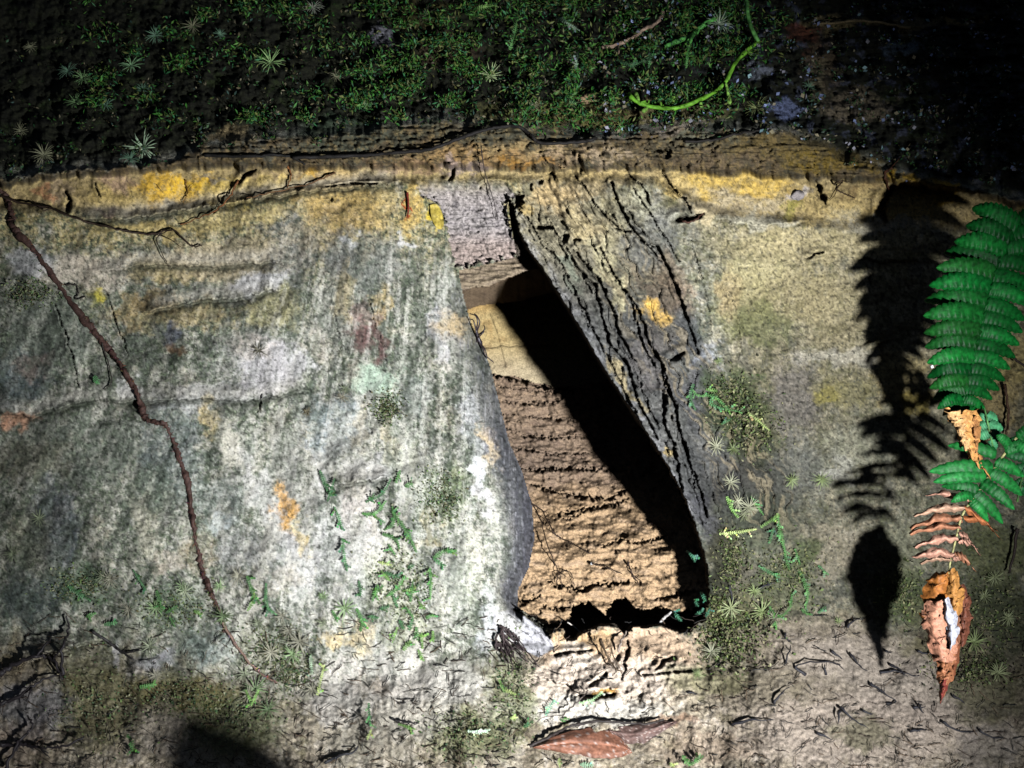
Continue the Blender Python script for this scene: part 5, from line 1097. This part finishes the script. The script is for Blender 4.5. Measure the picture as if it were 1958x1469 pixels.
GREEN = (0.002, 0.052, 0.008)
fA = empty('fern_frond', p1(2010, 380, -0.14)); tag(fA, 'large green fern frond with an orange withered tip hanging at the right', 'fern')
RA = [(2060,330),(1990,375),(1950,425),(1926,465),(1900,507),(1886,560),(1874,622),(1862,665),(1852,704),(1842,745),(1835,785)]
cA = catmull([Vector((a, b, 0)) for a, b in RA], 10)
def rA(v):
    return float(np.interp(v, [p[1] for p in RA], [p[0] for p in RA]))
mb = MB(); cc = [p1(p.x, p.y, -0.122 + 0.010 * math.sin(i / 30)) for i, p in enumerate(cA)]
mb.tube(cc, [(4.4 - 2.0 * i / len(cc)) * S for i in range(len(cc))], 7, (0.01, 0.09, 0.015)); mb.build('stalk', M_FERN, fA)
LA = [((1945,432),(1858,398),34),((1932,455),(1846,432),32),((1920,476),(1824,462),32),((1908,496),(1805,484),32),((1897,520),(1790,512),31),((1890,545),(1776,546),31),((1884,572),(1767,575),31),((1877,602),(1765,604),31),((1872,630),(1766,637),30),((1866,655),(1768,664),29),
      ((1860,682),(1772,694),27),((1854,706),(1772,722),26),((1849,728),(1777,742),24),((1844,748),(1784,764),22),((1840,766),(1792,782),19),((1836,780),(1802,795),16)]
for i, (b, t, w_) in enumerate(LA):
    mb = MB(); k_ = random.uniform(.55, 1.6); pinna(mb, b, t, -0.122, -0.122 + random.uniform(-.008, .012), w_ * 1.26, (GREEN[0] * k_ * random.uniform(.6, 3), GREEN[1] * k_, GREEN[2] * k_), teeth=10, curl=random.uniform(.001, .012), sag=random.uniform(6, 11))
    mb.build('leaflet', M_FERN, fA)
RA2 = [((1955,425),(2010,400),30),((1940,450),(2010,440),30),((1928,475),(2005,478),30),((1912,500),(1990,520),30),((1902,528),(1985,556),28),((1894,555),(1975,585),28),((1887,582),(1960,612),28),((1880,608),(1956,636),27),((1873,634),(1950,660),26),((1867,660),(1942,684),26),((1860,684),(1932,706),25),((1855,706),(1922,728),24),
       ((1849,728),(1912,746),23),((1845,748),(1898,764),21),((1840,766),(1884,782),18),((1836,780),(1872,794),15)]
for i, (b, t, w_) in enumerate(RA2):
    mb = MB(); k_ = random.uniform(.5, 1.4); pinna(mb, b, t, -0.122, -0.122 + random.uniform(.005, .02), w_ * 1.24, tuple(x * k_ for x in GREEN), teeth=9, curl=random.uniform(.002, .006), sag=random.uniform(5, 9))
    mb.build('leaflet', M_FERN, fA)
def sheet(mb, spine, d0, col, roll=0.006, ph=0.0, wr=0.004, seed=0, cols=14, rows=40):
    """a dried, rolled and wrinkled strip of leaf: spine = (u, v, width)"""
    sp = np.array(spine, float); vv = np.linspace(0, 1, rows + 1); kk = np.linspace(0, 1, len(sp))
    cu = np.interp(vv, kk, sp[:, 0]); cv = np.interp(vv, kk, sp[:, 1]); cw = np.interp(vv, kk, sp[:, 2])
    X, Y = np.meshgrid(np.linspace(-1, 1, cols + 1), vv); sc = cv[:, None] / 13.0
    edge = 1 + 0.30 * fbm(sc + X * .4, np.sign(X) * 3 + seed + X * 0, 3, seed) + 0.12 * np.sin(sc * 2.3 + seed)
    UU = cu[:, None] + X * cw[:, None] * .5 * edge
    VV = cv[:, None] + fbm(UU / 18, sc, 2, seed + 4) * 7 - np.abs(X) * 4
    DD = d0 - roll * np.cos(X * 1.9 + ph) - wr * fbm(UU / 14 + sc * .4, VV / 7, 3, seed + 9) - wr * .5 * fbm(UU / 6, VV / 4, 2, seed + 5)
    pp = P(UU, VV, DD).reshape(-1, 3); q = 1 + .45 * fbm(UU / 10, VV / 6, 3, seed + 2)
    cc = np.clip(np.array(col)[None, :] * q.reshape(-1, 1), 0.005, .9)
    m = cols + 1
    mb.add([Vector(p) for p in pp], [(j * m + i, j * m + i + 1, j * m + m + i + 1, j * m + m + i) for j in range(rows) for i in range(cols)], [tuple(c) for c in cc])
mb = MB()
sheet(mb, [(1838,784,70),(1843,806,58),(1846,826,40),(1853,850,36),(1862,874,24),(1872,892,10),(1893,914,4)], -0.132, (0.60, 0.29, 0.09), seed=3)
sheet(mb, [(1822,790,34),(1832,810,26),(1842,836,20),(1850,860,14)], -0.138, (0.72, 0.42, 0.18), seed=8, roll=.003)
sheet(mb, [(1862,800,24),(1866,830,18),(1868,868,14),(1878,892,8)], -0.130, (0.45, 0.20, 0.07), seed=12)
mb.build('withered_tip', M_DRY, fA)
# spot on a leaflet
mb = MB()
mb.tube([p1(1781,699,-0.132), p1(1783,704,-0.132)], [3.0 * S, 2.2 * S], 8, (0.85, 0.85, 0.85)); mb.build('white_spot', M_STONE, fA)

# small pale frond piece behind
fB = empty('fern_frond', p1(1895, 780, -0.125)); tag(fB, 'small blue green fern piece beside the orange withered tip', 'fern')
for i, (b, t, w_) in enumerate([((1884,795),(1872,812),20),((1886,812),(1868,824),22),((1890,828),(1872,838),22),((1888,795),(1908,806),22),((1892,812),(1918,822),22),((1896,828),(1918,842),22),((1898,842),(1902,862),20)]):
    mb = MB(); pinna(mb, b, t, -0.125, -0.122, w_, (0.035, 0.15, 0.065), teeth=5, sag=1); mb.build('leaflet', M_FERN, fB)
mb = MB(); mb.tube([p1(1882,780,-.127), p1(1890,815,-.127), p1(1900,860,-.125)], 1.6 * S, 6, (.1,.25,.08)); mb.build('stalk', M_FERN, fB)

# lower frond: green above, withered below, crumpled end
fC = empty('fern_frond', p1(1990, 800, -0.12)); tag(fC, 'lower fern frond turning from green to withered pink brown with a crumpled end', 'fern')
RC = [(2010,790),(1960,820),(1925,862),(1898,900),(1876,932),(1852,965),(1838,990),(1828,1030),(1818,1070),(1814,1098)]
cC = [p1(p.x, p.y, -0.132) for p in catmull([Vector((a, b, 0)) for a, b in RC], 10)]
mb = MB(); mb.tube(cC, [(2.6 - 1.0 * i / len(cC)) * S for i in range(len(cC))], 7, (0.30, 0.28, 0.12)); mb.build('stalk', M_FERN, fC)
GC = [((1900,868),(1812,852),24),((1892,895),(1776,902),30),((1880,912),(1784,922),26),((1868,938),(1800,930),22),((1858,950),(1818,960),20),
      ((1906,885),(1958,912),24),((1925,862),(1985,850),24),((1896,905),(1955,948),26),((1880,925),(1940,975),26),((1866,945),(1918,1002),24),((1858,960),(1890,998),20),((1930,855),(1905,832),20),((1948,838),(1990,810),24),((1940,850),(1985,880),22)]
for i, (b, t, w_) in enumerate(GC):
    k_ = random.uniform(.7, 1.2); mb = MB(); pinna(mb, b, t, -0.132, -0.132 + random.uniform(-.006, .012), w_, (0.007 * k_, 0.085 * k_, 0.016 * k_), teeth=8, curl=.004, sag=5); mb.build('leaflet', M_FERN, fC)
def hsheet(mb, spine, d0, col, seed):
    """shrivelled leaflet: a narrow ragged strip that runs sideways"""
    rows, cols = 24, 6; sp = np.array(spine, float); t = np.linspace(0, 1, rows + 1); k = np.linspace(0, 1, len(sp))
    cu = np.interp(t, k, sp[:, 0]); cv = np.interp(t, k, sp[:, 1]); cw = np.interp(t, k, sp[:, 2])
    X, Y = np.meshgrid(np.linspace(-1, 1, cols + 1), t)
    e = 1 + .5 * fbm(Y * 7, X * 0 + np.sign(X) * 2.3 + seed, 3, seed)
    UU = cu[:, None] + X * 3; VV = cv[:, None] + X * cw[:, None] * .5 * e + 4 * fbm(Y * 4, X * .2 + seed, 2, seed + 3)
    DD = d0 - .004 * np.cos(X * 2) - .010 * np.sin(Y * 2.6 + seed) * Y - .003 * fbm(Y * 6, X + seed, 3, seed + 1)
    pp = P(UU, VV, DD).reshape(-1, 3); q = (1 + .4 * fbm(Y * 9, X * 1.5, 3, seed + 7)) * (1 - .35 * np.abs(X))
    cc = np.clip(np.array(col)[None, :] * q.reshape(-1, 1), .005, .9); m = cols + 1
    mb.add([Vector(p) for p in pp], [(j * m + i, j * m + i + 1, j * m + m + i + 1, j * m + m + i) for j in range(rows) for i in range(cols)], [tuple(c) for c in cc])
DC = [((1852,955),(1768,948),13),((1846,972),(1748,988),15),((1838,990),(1742,1012),17),((1836,1008),(1740,1022),12),((1832,1030),(1750,1048),16),((1826,1062),(1744,1066),18),((1822,1072),(1760,1078),10),
      ((1846,975),(1915,1032),20),((1842,990),(1908,1016),14),((1834,1020),(1874,1062),16),((1832,1036),(1868,1050),12),((1826,1060),(1868,1096),17),((1822,1068),(1850,1078),12)]
for i, (b, t, w_) in enumerate(DC):
    k_ = random.uniform(.8, 1.2); cl = random.choice([(0.52, 0.27, 0.19), (0.55, 0.33, 0.22), (0.46, 0.20, 0.11)])
    if i in (7, 8): cl = (0.42, 0.14, 0.05)
    mb = MB(); q_ = [(b[0] + (t[0] - b[0]) * f, b[1] + (t[1] - b[1]) * f - 7 * math.sin(f * 3.1), w_ * 1.3 * (1 - f * .8 if f > .5 else .6 + f * .5)) for f in (0, .25, .5, .75, 1)]; hsheet(mb, q_, -0.132, tuple(x * k_ for x in cl), 40 + i)
    o = mb.build('withered_leaflet', M_DRY, fC)
mb = MB()
sheet(mb, [(1838,1118,10),(1843,1150,24),(1845,1190,26),(1840,1235,14)], -0.120, (0.15, 0.05, 0.028), seed=31)
sheet(mb, [(1816,1110,34),(1818,1160,56),(1820,1200,58),(1816,1250,36)], -0.121, (0.20, 0.085, 0.045), seed=41)  # filler sheet added behind to close a gap in the cast shadow
sheet(mb, [(1812,1094,16),(1798,1110,52),(1794,1140,58),(1788,1170,52),(1782,1192,36)], -0.126, (0.34, 0.12, 0.025), seed=32, wr=.003, roll=.008)
sheet(mb, [(1818,1092,14),(1824,1120,30),(1828,1150,34),(1826,1175,24)], -0.130, (0.42, 0.19, 0.05), seed=33, wr=.003)
sheet(mb, [(1800,1150,40),(1794,1172,66),(1796,1205,62),(1802,1235,54),(1806,1268,42)], -0.132, (0.52, 0.24, 0.15), seed=34, wr=.0035, roll=.010)
sheet(mb, [(1826,1200,22),(1828,1235,20),(1826,1270,14),(1818,1300,12)], -0.122, (0.22, 0.075, 0.035), seed=35)
sheet(mb, [(1804,1242,40),(1808,1270,38),(1807,1296,30),(1804,1318,18),(1798,1348,3)], -0.128, (0.33, 0.13, 0.06), seed=36, wr=.006)
sheet(mb, [(1806,1300,14),(1804,1322,13),(1798,1350,3)], -0.132, (0.20, 0.04, 0.03), seed=37, wr=.002, roll=.004)
mb.build('crumpled_tip', M_DRY, fC)
mb = MB(); sheet(mb, [(1808,1150,12),(1816,1178,26),(1822,1208,26),(1820,1232,14),(1817,1244,3)], -0.141, (0.50, 0.50, 0.56), seed=38, wr=.002, roll=.006); mb.build('white_patch', M_DRY, fC)

# leafy bits at the very right edge
fD = empty('fern_frond', p1(1990, 840, -0.10)); tag(fD, 'dark green fern frond cut by the right edge of the photo', 'fern')
mb = MB(); cD = [p1(a, b, -0.10) for a, b in [(2060,760),(2000,840),(1960,900),(1945,960)]]; mb.tube(catmull(cD, 8), 2 * S, 6, (.05,.12,.03)); mb.build('stalk', M_FERN, fD)
for (b, t, w_) in [((1990,850),(1925,842),24),((1970,880),(1922,870),22),((1965,895),(1925,905),20),((1955,920),(1935,940),18),((1960,900),(2010,930),24),((1955,935),(1990,965),20),((1980,860),(2030,880),24)]:
    mb = MB(); k_ = random.uniform(.5, .9); pinna(mb, b, t, -0.10, -0.095, w_, (0.010 * k_, 0.08 * k_, 0.022 * k_), teeth=6, sag=3); mb.build('leaflet', M_FERN, fD)
root_thing('root', [(1925,672),(1945,690),(1965,705)], 2.6, 2.2, (0.02, 0.012, 0.01), 'dark root crossing the gap right of the large fern frond', 'root', off=-0.03)
root_thing('root', [(1922,735),(1928,790),(1924,830)], 3.0, 2.0, (0.06, 0.03, 0.015), 'reddish dark root on the rock behind the ferns', 'root', off=-0.006)
root_thing('root', [(1945,1010),(1938,1060),(1930,1095)], 3.5, 2.0, (0.02, 0.012, 0.01), 'dark root hanging on the rock right of the lower fern frond', 'root', off=-0.008)

# ------------------------------------------------------------------ look-alikes: say which one, by its place in the row
ORD = ['first', 'second', 'third', 'fourth', 'fifth', 'sixth', 'seventh', 'eighth', 'ninth', 'tenth', 'eleventh', 'twelfth', 'thirteenth', 'fourteenth', 'fifteenth', 'sixteenth', 'seventeenth', 'eighteenth', 'nineteenth',
       'twentieth', 'twenty-first', 'twenty-second', 'twenty-third', 'twenty-fourth', 'twenty-fifth', 'twenty-sixth', 'twenty-seventh', 'twenty-eighth', 'twenty-ninth', 'thirtieth'] + ['thirty-' + x for x in ('first', 'second', 'third', 'fourth', 'fifth', 'sixth', 'seventh', 'eighth', 'ninth')] + ['fortieth'] + ['forty-' + x for x in ('first', 'second', 'third', 'fourth', 'fifth', 'sixth', 'seventh', 'eighth', 'ninth')]
bpy.context.view_layer.update()
byl = {}
for o in COL.objects:
    if o.get('label') and o.get('category') and o.parent is None: byl.setdefault(o['label'], []).append(o)
for lb, os_ in byl.items():
    if len(os_) < 2: continue
    os_.sort(key=lambda o: o.location.x / (1.1 + o.location.y))
    for i, o in enumerate(os_):
        o['label'] = lb + ', ' + ('leftmost' if i == 0 else 'rightmost' if i == len(os_) - 1 else ORD[i] + ' from the left')
